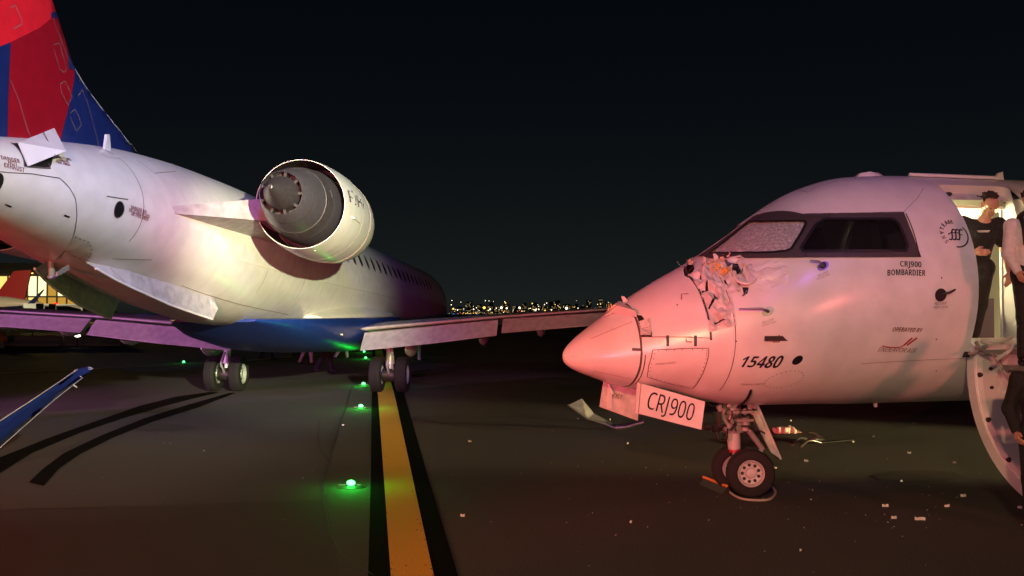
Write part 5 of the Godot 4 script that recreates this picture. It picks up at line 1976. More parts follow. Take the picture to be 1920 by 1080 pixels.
	for i in 9:
		var a: Vector2 = Vector2(1.272,0.329).lerp(Vector2(1.413,0.249), rng.randf()) + Vector2(rng.randf_range(-0.02, 0.02), rng.randf_range(-0.03, 0.03))
		var b := a + Vector2(rng.randf_range(-0.06, 0.06), rng.randf_range(-0.06, 0.06))
		tube(st, [f.pt(a, -0.04), f.pt(a.lerp(b, 0.5), 0.03), f.pt(b, rng.randf_range(0.0, 0.06))], 0.006, 0.003, 5)
	part("broken_wire", st, M.gear_dark, jet)
	# curled strips of torn skin
	for k in 15:
		var a: Vector2 = [Vector2(1.663,0.840), Vector2(1.661,1.068), Vector2(1.455,0.385), Vector2(1.397,0.104), Vector2(1.664,0.687), Vector2(1.714,0.813), Vector2(0.649,0.203), Vector2(1.579,0.466)][k % 8]
		a += Vector2(rng.randf_range(-0.05, 0.05), rng.randf_range(-0.05, 0.05))
		st = begin()
		var dir := Vector2.from_angle(rng.randf() * TAU)
		var wd := rng.randf_range(0.015, 0.04)
		var ln := rng.randf_range(0.05, 0.13)
		var nn := dir.orthogonal()
		var prev := []
		for j in 6:
			var u := j / 5.0
			var e := a + dir * ln * (u - 0.5 * u * u) 
			var o := 0.01 + 0.09 * u * u * rng.randf_range(0.6, 1.0)
			var row := [f.pt(e + nn * wd * (1 - 0.6 * u), o), f.pt(e - nn * wd * (1 - 0.6 * u), o * 0.8)]
			if prev.size():
				quad(st, prev[0], prev[1], row[1], row[0], f.normal(a))
			prev = row
		part("torn_strip", st, M.crumpled_paint if k % 3 else M.bare_metal, jet)
	st = begin()
	patch(st, f, [Vector2(1.660,0.714),Vector2(1.708,0.733),Vector2(1.697,0.834),Vector2(1.659,0.871),Vector2(1.625,0.788)], 0.020, 0.02, 0.02, [], rel2)
	patch(st, f, [Vector2(1.654,1.027),Vector2(1.709,1.062),Vector2(1.679,1.128),Vector2(1.649,1.097)], 0.012, 0.02, 0.02)
	part("torn_hole", st, M.black, jet)
	st = begin()
	tube(st, curve([f.pt(Vector2(1.631,0.892), 0.02), f.pt(Vector2(1.646,0.976), 0.05), f.pt(Vector2(1.704,1.037), 0.05), f.pt(Vector2(1.767,1.035), 0.035), f.pt(Vector2(1.802,1.001), 0.01)], 5), 0.02, 0.008)
	part("bent_edge", st, M.seam_light, jet)
	# insulation foam spilling out
	for w in [[Vector2(1.568,0.569), 0.075, 46], [Vector2(1.575,0.709), 0.05, 30], [Vector2(1.450,0.035), 0.03, 14], [Vector2(1.632,0.506), 0.05, 20], [Vector2(1.731,0.746), 0.03, 10], [Vector2(1.541,0.432), 0.06, 22]]:
		var bones := []
		for i in w[2]:
			var p: Vector2 = w[0] + Vector2(rng.randfn(), rng.randfn()) * w[1] * 0.55
			var r := rng.randf_range(0.004, 0.013)
			var e := f.pt(p, rng.randf_range(0.0, 0.04))
			bones.append([e, e + Vector3(rng.randf_range(-0.022, 0.022), rng.randf_range(-0.028, 0.018), rng.randf_range(-0.015, 0.015)), r, r * 0.6])
		put("insulation_foam", flesh(bones, 0.006, 0.008), M.foam if w[2] > 25 else M.foam_pale, jet)
	# tuft of the other jet's wreckage caught on the radome lip
	var bones := []
	for i in 16:
		var e := f.pt(Vector2(0.555,0.139) + Vector2(rng.randf_range(-0.06, 0.07), rng.randf_range(-0.02, 0.16)), rng.randf_range(0.0, 0.06))
		bones.append([e, e + Vector3(rng.randf_range(-0.03, 0.03), rng.randf_range(0.0, 0.06), rng.randf_range(-0.03, 0.03)), rng.randf_range(0.008, 0.018), 0.004])
	put("caught_debris", flesh(bones, 0.006, 0.008), M.foam_pale, jet)

func airstair(jet: Node3D) -> void:
	var g := Node3D.new()
	g.name = "airstair_door"
	jet.add_child(g, true)
	# section of the lowered door: an arc hanging from the sill and curving out
	var cz := 2.42
	var cy := 1.42
	var r := 1.28
	var arc := func(a: float, rr: float, x: float) -> Vector3:
		return Vector3(x, cy + sin(a) * rr, cz + cos(a) * rr)
	var x0 := 4.12
	var x1 := 5.0
	var st := begin()
	st.set_smooth_group(1)
	var n := 22
	var a0 := PI - 0.16
	var a1 := PI + 1.52
	for i in n:
		var u := lerpf(a0, a1, float(i) / n)
		var v := lerpf(a0, a1, float(i + 1) / n)
		quad(st, arc.call(u, r + 0.04, x0), arc.call(v, r + 0.04, x0), arc.call(v, r + 0.04, x1), arc.call(u, r + 0.04, x1), Vector3(0, sin(u), cos(u)))
	part("outer_skin", st, M.white_paint, g)
	st = begin()
	st.set_smooth_group(1)
	for i in n:
		var u := lerpf(a0, a1, float(i) / n)
		var v := lerpf(a0, a1, float(i + 1) / n)
		quad(st, arc.call(u, r - 0.02, x0 + 0.10), arc.call(v, r - 0.02, x0 + 0.10), arc.call(v, r - 0.02, x1 - 0.10), arc.call(u, r - 0.02, x1 - 0.10), -Vector3(0, sin(u), cos(u)))
	part("inner_panel", st, M.white_paint_worn, g)
	for e in [0.0, 1.0]:
		st = begin()
		var rings := []
		for i in n + 1:
			var u := lerpf(a0, a1, float(i) / n)
			var xa := lerpf(x0, x1 - 0.10, e)
			rings.append([arc.call(u, r + 0.04, xa), arc.call(u, r + 0.04, xa + 0.10), arc.call(u, r - 0.075, xa + 0.10), arc.call(u, r - 0.075, xa)])
		loft(st, rings, -1)
		part("door_rim", st, M.white_paint, g)
		st = begin()
		var seal := []
		for i in n + 1:
			var u := lerpf(a0, a1, float(i) / n)
			seal.append(arc.call(u, r - 0.08, lerpf(x0 + 0.02, x1 - 0.02, e)))
		tube(st, seal, 0.012, 0.012, 6)
		part("rim_seal", st, M.seam_light, g)
	st = begin()
	var rings2 := []
	for i in n + 1:
		var u := lerpf(a0 + 0.1, a1, float(i) / n)
		rings2.append([arc.call(u, r - 0.022, x0 + 0.11), arc.call(u, r - 0.022, x0 + 0.30), arc.call(u, r - 0.035, x0 + 0.30), arc.call(u, r - 0.035, x0 + 0.11)])
	loft(st, rings2, -1)
	part("side_band", st, M.liner_cool, g)
	st = begin()
	for a in [PI + 0.05, PI + 0.45, PI + 0.85, PI + 1.15]:
		var p: Vector3 = arc.call(a, r - 0.09, x0 + 0.05)
		var m := Vector3(0, -sin(a), -cos(a))
		cyl(st, p, p + m * 0.03, 0.028, 0.02, 10)
	for a in [PI + 0.0, PI + 0.16]:
		var p: Vector3 = arc.call(a, r - 0.04, x0 + 0.22)
		cyl(st, p, p + Vector3(0, -sin(a), -cos(a)) * 0.02, 0.018, 0.018, 8)
	part("latch_boss", st, M.gear_dark, g)
	# treads
	for q in [[1.64, 1.47, 0.40], [1.98, 1.16, 0.30], [2.28, 0.84, 0.28], [2.5, 0.52, 0.28]]:
		st = begin()
		box(st, Vector3(4.60, q[1] - 0.015, q[0]), Vector3(0.62, 0.03, q[2]))
		var tr := part("step", st, M.gear_dark, g)
		st = begin()
		box(st, Vector3(4.60, q[1] - 0.02, q[0] + q[2] * 0.5 + 0.012), Vector3(0.64, 0.05, 0.02))
		box(st, Vector3(4.285, q[1] - 0.02, q[0]), Vector3(0.02, 0.05, q[2]))
		part("step_edge", st, M.bare_metal, tr)
		if q[1] < 1.4:
			st = begin()
			slab(st, [Vector3(4.29, q[1] - 0.04, q[0] - q[2] * 0.5), Vector3(4.29, q[1] - 0.04, q[0] + q[2] * 0.5), Vector3(4.29, q[1] - 0.30, q[0] - q[2] * 0.3)], Vector3(0.62, 0, 0))
			part("step_riser", st, M.white_paint_worn, tr)
	# handrail rods, hinge arms, lifting cables
	for q in [[Vector3(4.112,1.724,1.320),Vector3(4.189,1.696,1.320),Vector3(4.371,1.711,1.320),Vector3(4.495,1.755,1.320)], [Vector3(4.113,1.525,1.550),Vector3(4.254,1.610,1.550),Vector3(4.480,1.771,1.550)]]:
		st = begin()
		tube(st, q, 0.022, 0.018)
		part("handrail", st, M.white_paint_worn, g)
	st = begin()
	for q in [[Vector3(4.180,1.594,1.400),Vector3(4.376,1.317,1.400),Vector3(4.599,1.004,1.400)], [Vector3(4.219,1.594,1.400),Vector3(4.421,1.316,1.400),Vector3(4.644,1.003,1.400)]]:
		tube(st, q, 0.007, 0.007, 5)
	part("lifting_cable", st, M.rope, g)
	st = begin()
	for q in [Vector3(4.056,1.648,1.340),Vector3(4.146,1.658,1.340),Vector3(4.248,1.580,1.340),Vector3(3.979,1.588,1.340)]:
		ball(st, q, Vector3(0.03, 0.02, 0.03), 8)
	tube(st, [Vector3(4.041,1.660,1.360),Vector3(4.155,1.604,1.360),Vector3(4.258,1.559,1.360)], 0.018)
	tube(st, [Vector3(4.052,1.714,1.330),Vector3(4.090,1.625,1.330),Vector3(3.999,1.577,1.330)], 0.02)
	box(st, Vector3(4.55, 1.60, 1.30), Vector3(0.82, 0.05, 0.10))
	part("hinge", st, M.gear_grey, g)
	# black knob and latch bar on the inner panel
	st = begin()
	var kn: Vector3 = arc.call(PI + 0.50, r - 0.05, 4.50)
	ball(st, kn, Vector3(0.045, 0.035, 0.03), 10)
	tube(st, [kn, kn + Vector3(0.1, -0.05, 0.04)], 0.010)
	part("release_handle", st, M.black, g)
	st = begin()
	tube(st, [arc.call(PI + 0.66, r - 0.06, 4.24), arc.call(PI + 0.63, r - 0.06, 4.56), arc.call(PI + 0.63, r - 0.06, 4.86)], 0.022)
	part("cross_bar", st, M.white_paint, g)

func nose_gear(jet: Node3D, f: Body) -> void:
	var g := Node3D.new()
	g.name = "nose_gear"
	jet.add_child(g, true)
	var ax: Array[Vector3] = [Vector3(2.078,0.225,0.000),Vector3(1.983,0.523,-0.000),Vector3(1.965,0.712,0.000),Vector3(1.954,1.007,-0.000)]
	var hub: Vector3 = ax[0]
	hub.y = 0.262
	for s in [-1.0, 1.0]:
		wheel(g, hub + Vector3(0, 0, s * 0.185), Vector3(-0.30, 0, 1), 0.262, 0.185)
	var st := begin()
	cyl(st, hub + Vector3(0, 0, -0.2), hub + Vector3(0, 0, 0.2), 0.04)
	cyl(st, hub, ax[1], 0.05, 0.05)
	cyl(st, ax[1] - Vector3(0, 0.02, 0), ax[2], 0.068, 0.078, 16)
	part("piston", st, M.rim_paint, g)
	st = begin()
	lathe(st, ax[1], ax[2] - ax[1], [Vector2(-0.06, 0.05), Vector2(-0.055, 0.062), Vector2(-0.02, 0.062), Vector2(0, 0.05)], 14)
	part("red_collar", st, M.dark_red_paint, g)
	# upper leg: housings, steering collar, hoses
	st = begin()
	cyl(st, ax[2] - Vector3(0, 0.02, 0), ax[3] + Vector3(0, 0.25, 0), 0.095, 0.10, 16)
	lathe(st, ax[2], Vector3.UP, [Vector2(-0.02, 0.07), Vector2(-0.02, 0.13), Vector2(0.09, 0.135), Vector2(0.09, 0.08)], 16)
	for s in [-1.0, 1.0]:
		cyl(st, ax[2] + Vector3(s * 0.10, 0.0, 0.10), ax[2] + Vector3(s * 0.10, 0.14, 0.10), 0.055, 0.05, 12)
	part("leg_housing", st, M.gear_grey, g)
	st = begin()
	tube(st, [Vector3(1.736,0.999,0.120),Vector3(1.768,0.928,0.120),Vector3(1.805,0.846,0.120),Vector3(1.855,0.787,0.120)], 0.035, 0.03)
	tube(st, [Vector3(2.051,0.779,0.100),Vector3(2.159,0.647,0.100),Vector3(2.274,0.503,0.100)], 0.036, 0.03)
	tube(st, [Vector3(2.158,0.460,0.100),Vector3(2.261,0.480,0.100),Vector3(2.242,0.527,0.100)], 0.030, 0.022)
	box(st, ax[2] + Vector3(0.02, 0.21, 0.12), Vector3(0.30, 0.03, 0.12))
	box(st, ax[2] + Vector3(0.06, 0.12, 0.16), Vector3(0.20, 0.025, 0.05))
	part("drag_brace", st, M.gear_grey, g)
	st = begin()
	var tow := [Vector3(1.539,0.775,0.150),Vector3(1.626,0.773,0.150),Vector3(1.708,0.753,0.150),Vector3(1.752,0.798,0.150)]
	cyl(st, tow[0], tow[1], 0.042, 0.038, 12)
	cyl(st, tow[1] + Vector3(0.02, 0, 0), tow[2], 0.06, 0.05, 12)
	tube(st, [tow[2], ax[2] + Vector3(0, 0.06, 0.05)], 0.035)
	box(st, tow[2] + Vector3(0, 0.10, 0), Vector3(0.05, 0.16, 0.10))
	part("landing_lamp_bracket", st, M.gear_dark, g)
	st = begin()
	for i in 26:
		var a := ax[2] + Vector3(rng.randf_range(-0.22, 0.20), rng.randf_range(-0.04, 0.30), rng.randf_range(0.02, 0.16))
		var b := a + Vector3(rng.randf_range(-0.14, 0.14), rng.randf_range(-0.16, 0.12), rng.randf_range(-0.04, 0.06))
		var m := a.lerp(b, 0.5) + Vector3(rng.randf_range(-0.06, 0.06), rng.randf_range(-0.08, 0.02), rng.randf_range(0, 0.05))
		tube(st, curve([a, m, b], 5), rng.randf_range(0.007, 0.013), -1.0, 6)
	stuff(part("hose", st, M.gear_dark, g))
	st = begin()
	for i in 22:
		var a := ax[2] + Vector3(rng.randf_range(-0.22, 0.16), rng.randf_range(-0.02, 0.30), rng.randf_range(0.06, 0.19))
		if i % 2:
			box(st, a, Vector3(rng.randf_range(0.02, 0.06), rng.randf_range(0.02, 0.06), 0.03), Basis(Vector3(0, 0, 1), rng.randf() * 3.0))
		else:
			cyl(st, a, a + Vector3(rng.randf_range(-0.05, 0.05), rng.randf_range(0.0, 0.06), 0.02), 0.014, 0.012, 8)
	stuff(part("fitting", st, M.bare_metal, g))
	st = begin()
	tube(st, curve([tow[2] + Vector3(-0.02, -0.03, 0.02), tow[2] + Vector3(0.0, -0.12, 0.04), tow[2] + Vector3(0.08, -0.13, 0.03), tow[2] + Vector3(0.11, -0.03, 0.0)], 6), 0.014)
	part("cable_loop", st, M.black, g)
	st = begin()
	tube(st, curve([f.pt(Vector2(1.830,2.433), 0.01), [Vector3(1.848,1.128,0.600)][0], [Vector3(1.900,1.054,0.400)][0], [Vector3(1.931,0.990,0.200)][0]], 6), 0.013)
	part("cable_loop", st, M.black, g)
	# doors of the nose wheel bay
	var q := [Vector3(0.694,1.284,0.400),Vector3(1.450,1.069,0.400),Vector3(1.406,0.772,0.400),Vector3(0.664,0.969,0.400)]
	st = begin()
	slab(st, q, Vector3(0.0, 0.0, -0.03))
	var dr := part("gear_door", st, M.white_paint, g)
	dr.set_meta("label", "white nose gear door lettered CRJ900")
	var mid: Vector3 = (q[0] + q[1] + q[2] + q[3]) * 0.25
	var ux: Vector3 = (q[1] - q[0]).normalized()
	var uy := Vector3(0, 0, 1).cross(ux)
	letters("type_text", "CRJ900", Flat.new(mid + ux * 0.005 + uy * 0.0, ux, uy), Vector2.ZERO, 0.175, M.ink, dr, false, 0.0, 0.0, 0.72)
	st = begin()
	var e0: Vector3 = q[0].lerp(q[1], 0.045)
	var e1: Vector3 = q[3].lerp(q[2], 0.045)
	cyl(st, e0 + Vector3(0, 0, 0.002), e1 + Vector3(0, 0, 0.002), 0.004, 0.004, 5)
	part("door_seam", st, M.ink_faint, dr)
	q = [Vector3(0.569,1.258,-0.300),Vector3(0.989,1.144,-0.300),Vector3(0.962,0.807,-0.300),Vector3(0.519,0.971,-0.300)]
	st = begin()
	slab(st, q, Vector3(0.0, 0.0, -0.03))
	var d2 := part("gear_door", st, M.white_paint_worn, g)
	d2.set_meta("label", "far nose gear door, inner face in shade")
	ux = (q[1] - q[0]).normalized()
	uy = Vector3(0, 0, 1).cross(ux)
	letters("door_text", "EXIT", Flat.new(q[0].lerp(q[1], 0.40).lerp(q[3].lerp(q[2], 0.40), 0.42), ux, uy), Vector2.ZERO, 0.045, M.ink_maroon, d2)
	st = begin()
	tube(st, [q[0].lerp(q[1], 0.1) + Vector3(0, -0.02, 0.02), q[0].lerp(q[1], 0.22) + Vector3(0, -0.12, 0.03)], 0.016)
	box(st, q[0].lerp(q[1], 0.2).lerp(q[3].lerp(q[2], 0.2), 0.55) + Vector3(0, 0, 0.012), Vector3(0.05, 0.24, 0.02))
	part("door_stiffener", st, M.white_paint, d2)
	st = begin()
	slab(st, [Vector3(2.186,0.993,-0.100),Vector3(2.304,0.985,-0.100),Vector3(2.605,0.352,-0.100),Vector3(2.486,0.434,-0.100)], Vector3(0, 0, -0.03))
	part("rear_gear_door", st, M.white_paint_worn, g)
	st = begin()
	tube(st, [Vector3(2.299,0.986,-0.090),Vector3(2.599,0.354,-0.090)], 0.02, 0.014)
	part("rear_door_edge", st, M.white_paint_worn, g)
	# drain mast under the belly further aft
	st = begin()
	tube(st, [Vector3(3.747,0.993,-0.000),Vector3(3.760,0.926,0.000)], 0.03, 0.02)
	part("drain_mast", st, M.white_paint, jet)

# ---------------------------------------------------------------- people
func hand(wrist: Vector3, dir: Vector3, palm: Vector3, curl: float, mirror: float) -> Array:
	# palm and five separate bent fingers, as tapered capsules
	dir = dir.normalized()
	var across := dir.cross(palm).normalized() * mirror
	palm = across.cross(dir).normalized() * mirror
	var out := []
	out.append([wrist, wrist + dir * 0.05, 0.024, 0.03])
	for i in 4:
		var k := (i - 1.5) * 0.019
		var base := wrist + dir * (0.078 - absf(i - 1.2) * 0.004) + across * k
		out.append([wrist + dir * 0.02 + across * k * 0.8, base, 0.014, 0.0115])
		var l: float = [0.036, 0.042, 0.039, 0.029][i]
		var p := base
		var d := dir
		for j in 3:
			d = (d * cos(curl) + palm * sin(curl)).normalized()
			var e := p + d * l * (1.0 - j * 0.22)
			out.append([p, e, 0.0095 - j * 0.0008, 0.0088 - j * 0.0008])
			p = e
	var tb := wrist + dir * 0.025 - across * 0.026
	var tm := tb + (dir * 0.6 - across * 0.7 + palm * 0.35).normalized() * 0.040
	out.append([tb, tm, 0.013, 0.010])
	out.append([tm, tm + (dir * 0.9 - across * 0.15 + palm * 0.3).normalized() * 0.032, 0.010, 0.008])
	return out

func person(called: String, label: String, xf: Transform3D, j: Dictionary, shirt: Material, trousers: Material, sleeves: float, cell: float, fine: bool, hair_r := 1.0, group := "") -> Node3D:
	# j: joints; y up, +z the way the person faces, +x on the viewer's right
	var t := thing(called, label, "person", xf, group)
	var body := []
	var up: Vector3 = (j.neck - j.pelvis).normalized()
	body.append([j.pelvis, j.chest, 0.115, 0.135, Vector3(0.86, 1, 1.15)])
	body.append([j.chest, j.neck - up * 0.07, 0.135, 0.075, Vector3(0.86, 1, 1.2)])
	body.append([j.neck - up * 0.05, j.head - up * 0.03, 0.056, 0.054])
	for s in ["l", "r"]:
		body.append([j.chest + up * 0.09, j["sho_" + s], 0.07, 0.055])
		body.append([j["sho_" + s], j["elb_" + s], 0.052, 0.041])
		body.append([j["elb_" + s], j["wri_" + s], 0.041, 0.026])
		body.append([j.pelvis, j["hip_" + s], 0.10, 0.095])
		body.append([j["hip_" + s], j["kne_" + s], 0.088, 0.058])
		body.append([j["kne_" + s], j["ank_" + s], 0.056, 0.036])
		var toe: Vector3 = j["ank_" + s] + j.get("toe", Vector3(0, -0.05, 0.16))
		body.append([j["ank_" + s] + Vector3(0, -0.03, -0.03), toe, 0.038, 0.03])
	# head, turned and tilted towards what the person looks at
	var hb: Basis = j.get("face", Basis())
	var hd := []
	var c: Vector3 = j.head
	for q in [[Vector3(0, 0.055, -0.012), Vector3(0, 0.05, 0.02), 0.083, 0.076], [Vector3(0, -0.01, 0.02), Vector3(0, -0.075, 0.055), 0.062, 0.030], [Vector3(0, 0.015, 0.088), Vector3(0, -0.022, 0.107), 0.011, 0.015], [Vector3(-0.05, 0.038, 0.066), Vector3(0.05, 0.038, 0.066), 0.016, 0.016], [Vector3(-0.018, -0.052, 0.084), Vector3(0.018, -0.052, 0.084), 0.009, 0.009], [Vector3(-0.018, -0.064, 0.08), Vector3(0.018, -0.064, 0.08), 0.009, 0.009], [Vector3(-0.079, 0.0, -0.005), Vector3(-0.082, 0.03, -0.012), 0.012, 0.017], [Vector3(0.079, 0.0, -0.005), Vector3(0.082, 0.03, -0.012), 0.012, 0.017], [Vector3(0, -0.02, -0.01), Vector3(0, -0.10, -0.02), 0.055, 0.052]]:
		hd.append([c + hb * q[0], c + hb * q[1], q[2], q[3]])
	if not fine:
		body.append_array(hd)
		body.append([j.wri_l, j.wri_l + (j.wri_l - j.elb_l).normalized() * 0.12, 0.03, 0.022])
		body.append([j.wri_r, j.wri_r + (j.wri_r - j.elb_r).normalized() * 0.12, 0.03, 0.022])
	var mesh := flesh(body, cell, 0.035)
	if fine:
		var st := SurfaceTool.new()
		st.append_from(mesh, 0, Transform3D())
		st.append_from(flesh(hd, 0.005, 0.018), 0, Transform3D())
		for s in ["l", "r"]:
			var dir: Vector3 = j.get("hand_" + s, j["wri_" + s] - j["elb_" + s])
			st.append_from(flesh(hand(j["wri_" + s], dir, j.get("palm_" + s, Vector3(0, 0, -1)), j.get("curl_" + s, 0.35), 1.0 if s == "l" else -1.0), 0.004, 0.008), 0, Transform3D())
		mesh = st.commit()
	put("body", mesh, M.skin, t)
	# clothes hug the body
	var sh := [[j.pelvis + up * 0.01, j.chest, 0.137, 0.150, Vector3(0.86, 1, 1.12)], [j.chest, j.neck - up * 0.085, 0.150, 0.085, Vector3(0.86, 1, 1.15)]]
	var tr := [[j.pelvis + up * 0.04, j.pelvis, 0.128, 0.13, Vector3(0.86, 1, 1.1)]]
	for s in ["l", "r"]:
		sh.append([j.chest + up * 0.09, j["sho_" + s], 0.080, 0.072])
		if sleeves > 0.6:
			sh.append([j["sho_" + s], j["elb_" + s], 0.072, 0.058])
			sh.append([j["elb_" + s], j["elb_" + s].lerp(j["wri_" + s], 0.9), 0.058, 0.042])
		else:
			sh.append([j["sho_" + s], j["sho_" + s].lerp(j["elb_" + s], sleeves + 0.3), 0.072, 0.076])
		tr.append([j.pelvis, j["hip_" + s], 0.115, 0.112])
		tr.append([j["hip_" + s], j["kne_" + s], 0.108, 0.078])
		tr.append([j["kne_" + s], j["ank_" + s] + Vector3(0, 0.02, 0), 0.078, 0.062])
	put("shirt", flesh(sh, cell, 0.03), shirt, t)
	put("trousers", flesh(tr, cell, 0.03), trousers, t)
	var sho := []
	for s in ["l", "r"]:
		var a: Vector3 = j["ank_" + s]
		var toe: Vector3 = a + j.get("toe", Vector3(0, -0.05, 0.16))
		sho.append([a + Vector3(0, -0.04, -0.05), toe, 0.046, 0.040, Vector3(1, 1.15, 1)])
		sho.append([a, a + Vector3(0, -0.03, 0), 0.045, 0.045])
	put("shoes", flesh(sho, minf(cell, 0.014), 0.02), M.black if not fine else M.dark_cloth, t)
	var hr := []
	for i in (150 if fine else 10):
		var th := rng.randf() * TAU
		var ph := rng.randf_range(0.0, 1.45)
		var d := Vector3(sin(ph) * cos(th), cos(ph), sin(ph) * sin(th) - 0.16)
		if d.z > 0.12 and d.y < 0.74:
			continue
		var p := Vector3(0, 0.056, -0.006) + d * (0.080 if fine else 0.075)
		hr.append([c + hb * p, c + hb * (p + d * 0.016 * hair_r + Vector3(rng.randf_range(-0.014, 0.014), rng.randf_range(-0.01, 0.012), rng.randf_range(-0.014, 0.014))), 0.014 if fine else 0.024, 0.008])
	put("hair", flesh(hr, 0.006 if fine else cell, 0.008), M.hair, t)
	if fine:
		var st := begin()
		for s in [-1.0, 1.0]:
			ball(st, c + hb * Vector3(0.031 * s, 0.018, 0.083), Vector3(0.012, 0.007, 0.006), 8)
		part("eyes", st, M.black, t)
	return t

func people() -> void:
	var jb := Transform3D(Basis(Vector3(0.970296,0.000000,-0.241922),Vector3(0.000000,1.000000,0.000000),Vector3(0.241922,0.000000,0.970296)),Vector3(0.54000,0.00000,-10.79000))
	# man in the doorway, looking down to his left, one arm hanging and one across his waist
	var j := {"pelvis": Vector3(-0.06, 0.92, -0.02), "chest": Vector3(0.0, 1.25, 0.05), "neck": Vector3(0.05, 1.45, 0.11), "head": Vector3(0.085, 1.57, 0.17),
		"sho_l": Vector3(0.21, 1.385, 0.03), "elb_l": Vector3(0.27, 1.09, 0.01), "wri_l": Vector3(0.295, 0.84, 0.08),
		"sho_r": Vector3(-0.17, 1.41, 0.05), "elb_r": Vector3(-0.25, 1.13, 0.06), "wri_r": Vector3(-0.08, 1.07, 0.22),
		"hip_l": Vector3(0.06, 0.90, 0.0), "kne_l": Vector3(0.0, 0.50, 0.06), "ank_l": Vector3(-0.06, 0.09, -0.04),
		"hip_r": Vector3(-0.15, 0.90, 0.0), "kne_r": Vector3(-0.18, 0.50, 0.12), "ank_r": Vector3(-0.20, 0.09, 0.10),
		"face": Basis(Vector3.UP, 0.38) * Basis(Vector3.RIGHT, 0.6), "hand_l": Vector3(-0.02, -1, 0.15), "palm_l": Vector3(-0.4, 0, -1), "hand_r": Vector3(1, -0.1, 0.25), "palm_r": Vector3(0.2, 0, -1), "curl_l": 0.42, "curl_r": 0.3}
	var at: Vector3 = jb * Vector3(4.66, 1.61, 0.62)
	var m := person("person", "person in black T-shirt and black trousers stepping out of the lit doorway", Transform3D(Basis(Vector3.UP, -0.25), at), j, M.dark_cloth, M.dark_cloth, 0.35, 0.013, true, 1.25)
	var st := begin()
	for k in 2:
		box(st, Vector3(0.02, 1.30 - 0.012 * k, 0.205), Vector3(0.13 - 0.02 * k, 0.008, 0.004), Basis(Vector3.UP, 0.0))
	box(st, Vector3(-0.14, 1.425, 0.105), Vector3(0.04, 0.018, 0.01))
	part("shirt_print", st, M.liner_cool, m)
	# person on the stair at the right edge, one hand on the rail
	var k := {"pelvis": Vector3(0, 0.95, 0.0), "chest": Vector3(0.0, 1.28, 0.0), "neck": Vector3(0.0, 1.48, 0.0), "head": Vector3(0.0, 1.62, 0.03),
		"sho_l": Vector3(0.19, 1.41, 0.0), "elb_l": Vector3(0.26, 1.12, 0.0), "wri_l": Vector3(0.24, 0.88, 0.1),
		"sho_r": Vector3(-0.185, 1.40, 0.0), "elb_r": Vector3(-0.235, 1.12, 0.04), "wri_r": Vector3(-0.175, 0.93, 0.16),
		"hip_l": Vector3(0.09, 0.92, 0.0), "kne_l": Vector3(0.1, 0.50, 0.04), "ank_l": Vector3(0.1, 0.09, 0.0),
		"hip_r": Vector3(-0.09, 0.92, 0.0), "kne_r": Vector3(-0.09, 0.50, 0.05), "ank_r": Vector3(-0.09, 0.09, 0.0), "hand_r": Vector3(0.15, -0.7, 0.6), "palm_r": Vector3(1, 0, -0.2), "curl_r": 0.7}
	at = Vector3((1937.0 - 960.0) / 1900.0 * 10.0, 1.47, -10.0)
	var m2 := person("person", "person in white long sleeves and black trousers holding the rail at the right edge", Transform3D(Basis(Vector3.UP, -0.2), at), k, M.white_cloth, M.dark_cloth, 1.0, 0.013, true)
	st = begin()
	tube(st, curve([Vector3(-0.10, 1.20, 0.14), Vector3(-0.11, 1.36, 0.13), Vector3(-0.115, 1.47, 0.04), Vector3(-0.11, 1.40, -0.10)], 5), 0.022, 0.022, 6)
	part("bag_strap", st, M.black, m2)
	st = begin()
	tube(st, curve([Vector3(-0.13, 1.45, -0.02), Vector3(-0.10, 1.51, 0.06), Vector3(0.0, 1.53, 0.09), Vector3(0.1, 1.51, 0.06)], 5), 0.028, 0.028, 8)
	part("collar", st, M.black, m2)
	# person in black standing on the ground, mostly outside the picture
	var k3 := k.duplicate()
	k3.elb_r = Vector3(-0.27, 1.12, -0.06)
	k3.wri_r = Vector3(-0.20, 0.92, 0.10)
	at = Vector3((1950.0 - 960.0) / 1900.0 * 9.2, 0.0, -9.2)
	person("person", "person in black standing beside the lowered stair, cut off by the right edge", Transform3D(Basis(Vector3.UP, -0.5), at), k3, M.dark_cloth, M.dark_cloth, 1.0, 0.016, true)
	# people beyond the belly of the far jet, seen only from the knees down
	var w := {"pelvis": Vector3(0, 0.93, 0.0), "chest": Vector3(0.0, 1.25, 0.02), "neck": Vector3(0.0, 1.46, 0.03), "head": Vector3(0.0, 1.60, 0.06),
		"sho_l": Vector3(0.19, 1.39, 0.0), "elb_l": Vector3(0.25, 1.11, -0.04), "wri_l": Vector3(0.25, 0.86, 0.06),
		"sho_r": Vector3(-0.19, 1.39, 0.0), "elb_r": Vector3(-0.25, 1.11, 0.0), "wri_r": Vector3(-0.24, 0.86, 0.1),
		"hip_l": Vector3(0.09, 0.90, 0.0), "kne_l": Vector3(0.1, 0.49, 0.18), "ank_l": Vector3(0.1, 0.08, 0.22),
		"hip_r": Vector3(-0.09, 0.90, 0.0), "kne_r": Vector3(-0.09, 0.49, -0.02), "ank_r": Vector3(-0.09, 0.10, -0.26)}
	var spots := [[608.0, 697.0, 1.35, M.navy_cloth, M.navy_cloth, "person in dark blue trousers striding beyond the belly, nearest of those under the jet"], [574.0, 683.0, 0.9, M.white_cloth, M.beige_cloth, "person in light trousers walking beyond the belly, left of the dark blue trousers"], [501.0, 673.0, 1.6, M.dark_cloth, M.dark_cloth, "person in black trousers beyond the belly, close to the left main wheels"], [641.0, 673.0, 1.5, M.beige_cloth, M.white_cloth, "person in white trousers beyond the belly, close to the green lamps"], [556.0, 674.0, 0.2, M.dark_cloth, M.dark_cloth, "person in black trousers standing beyond the belly, left of the light trousers"]]
	var first: Node3D = null
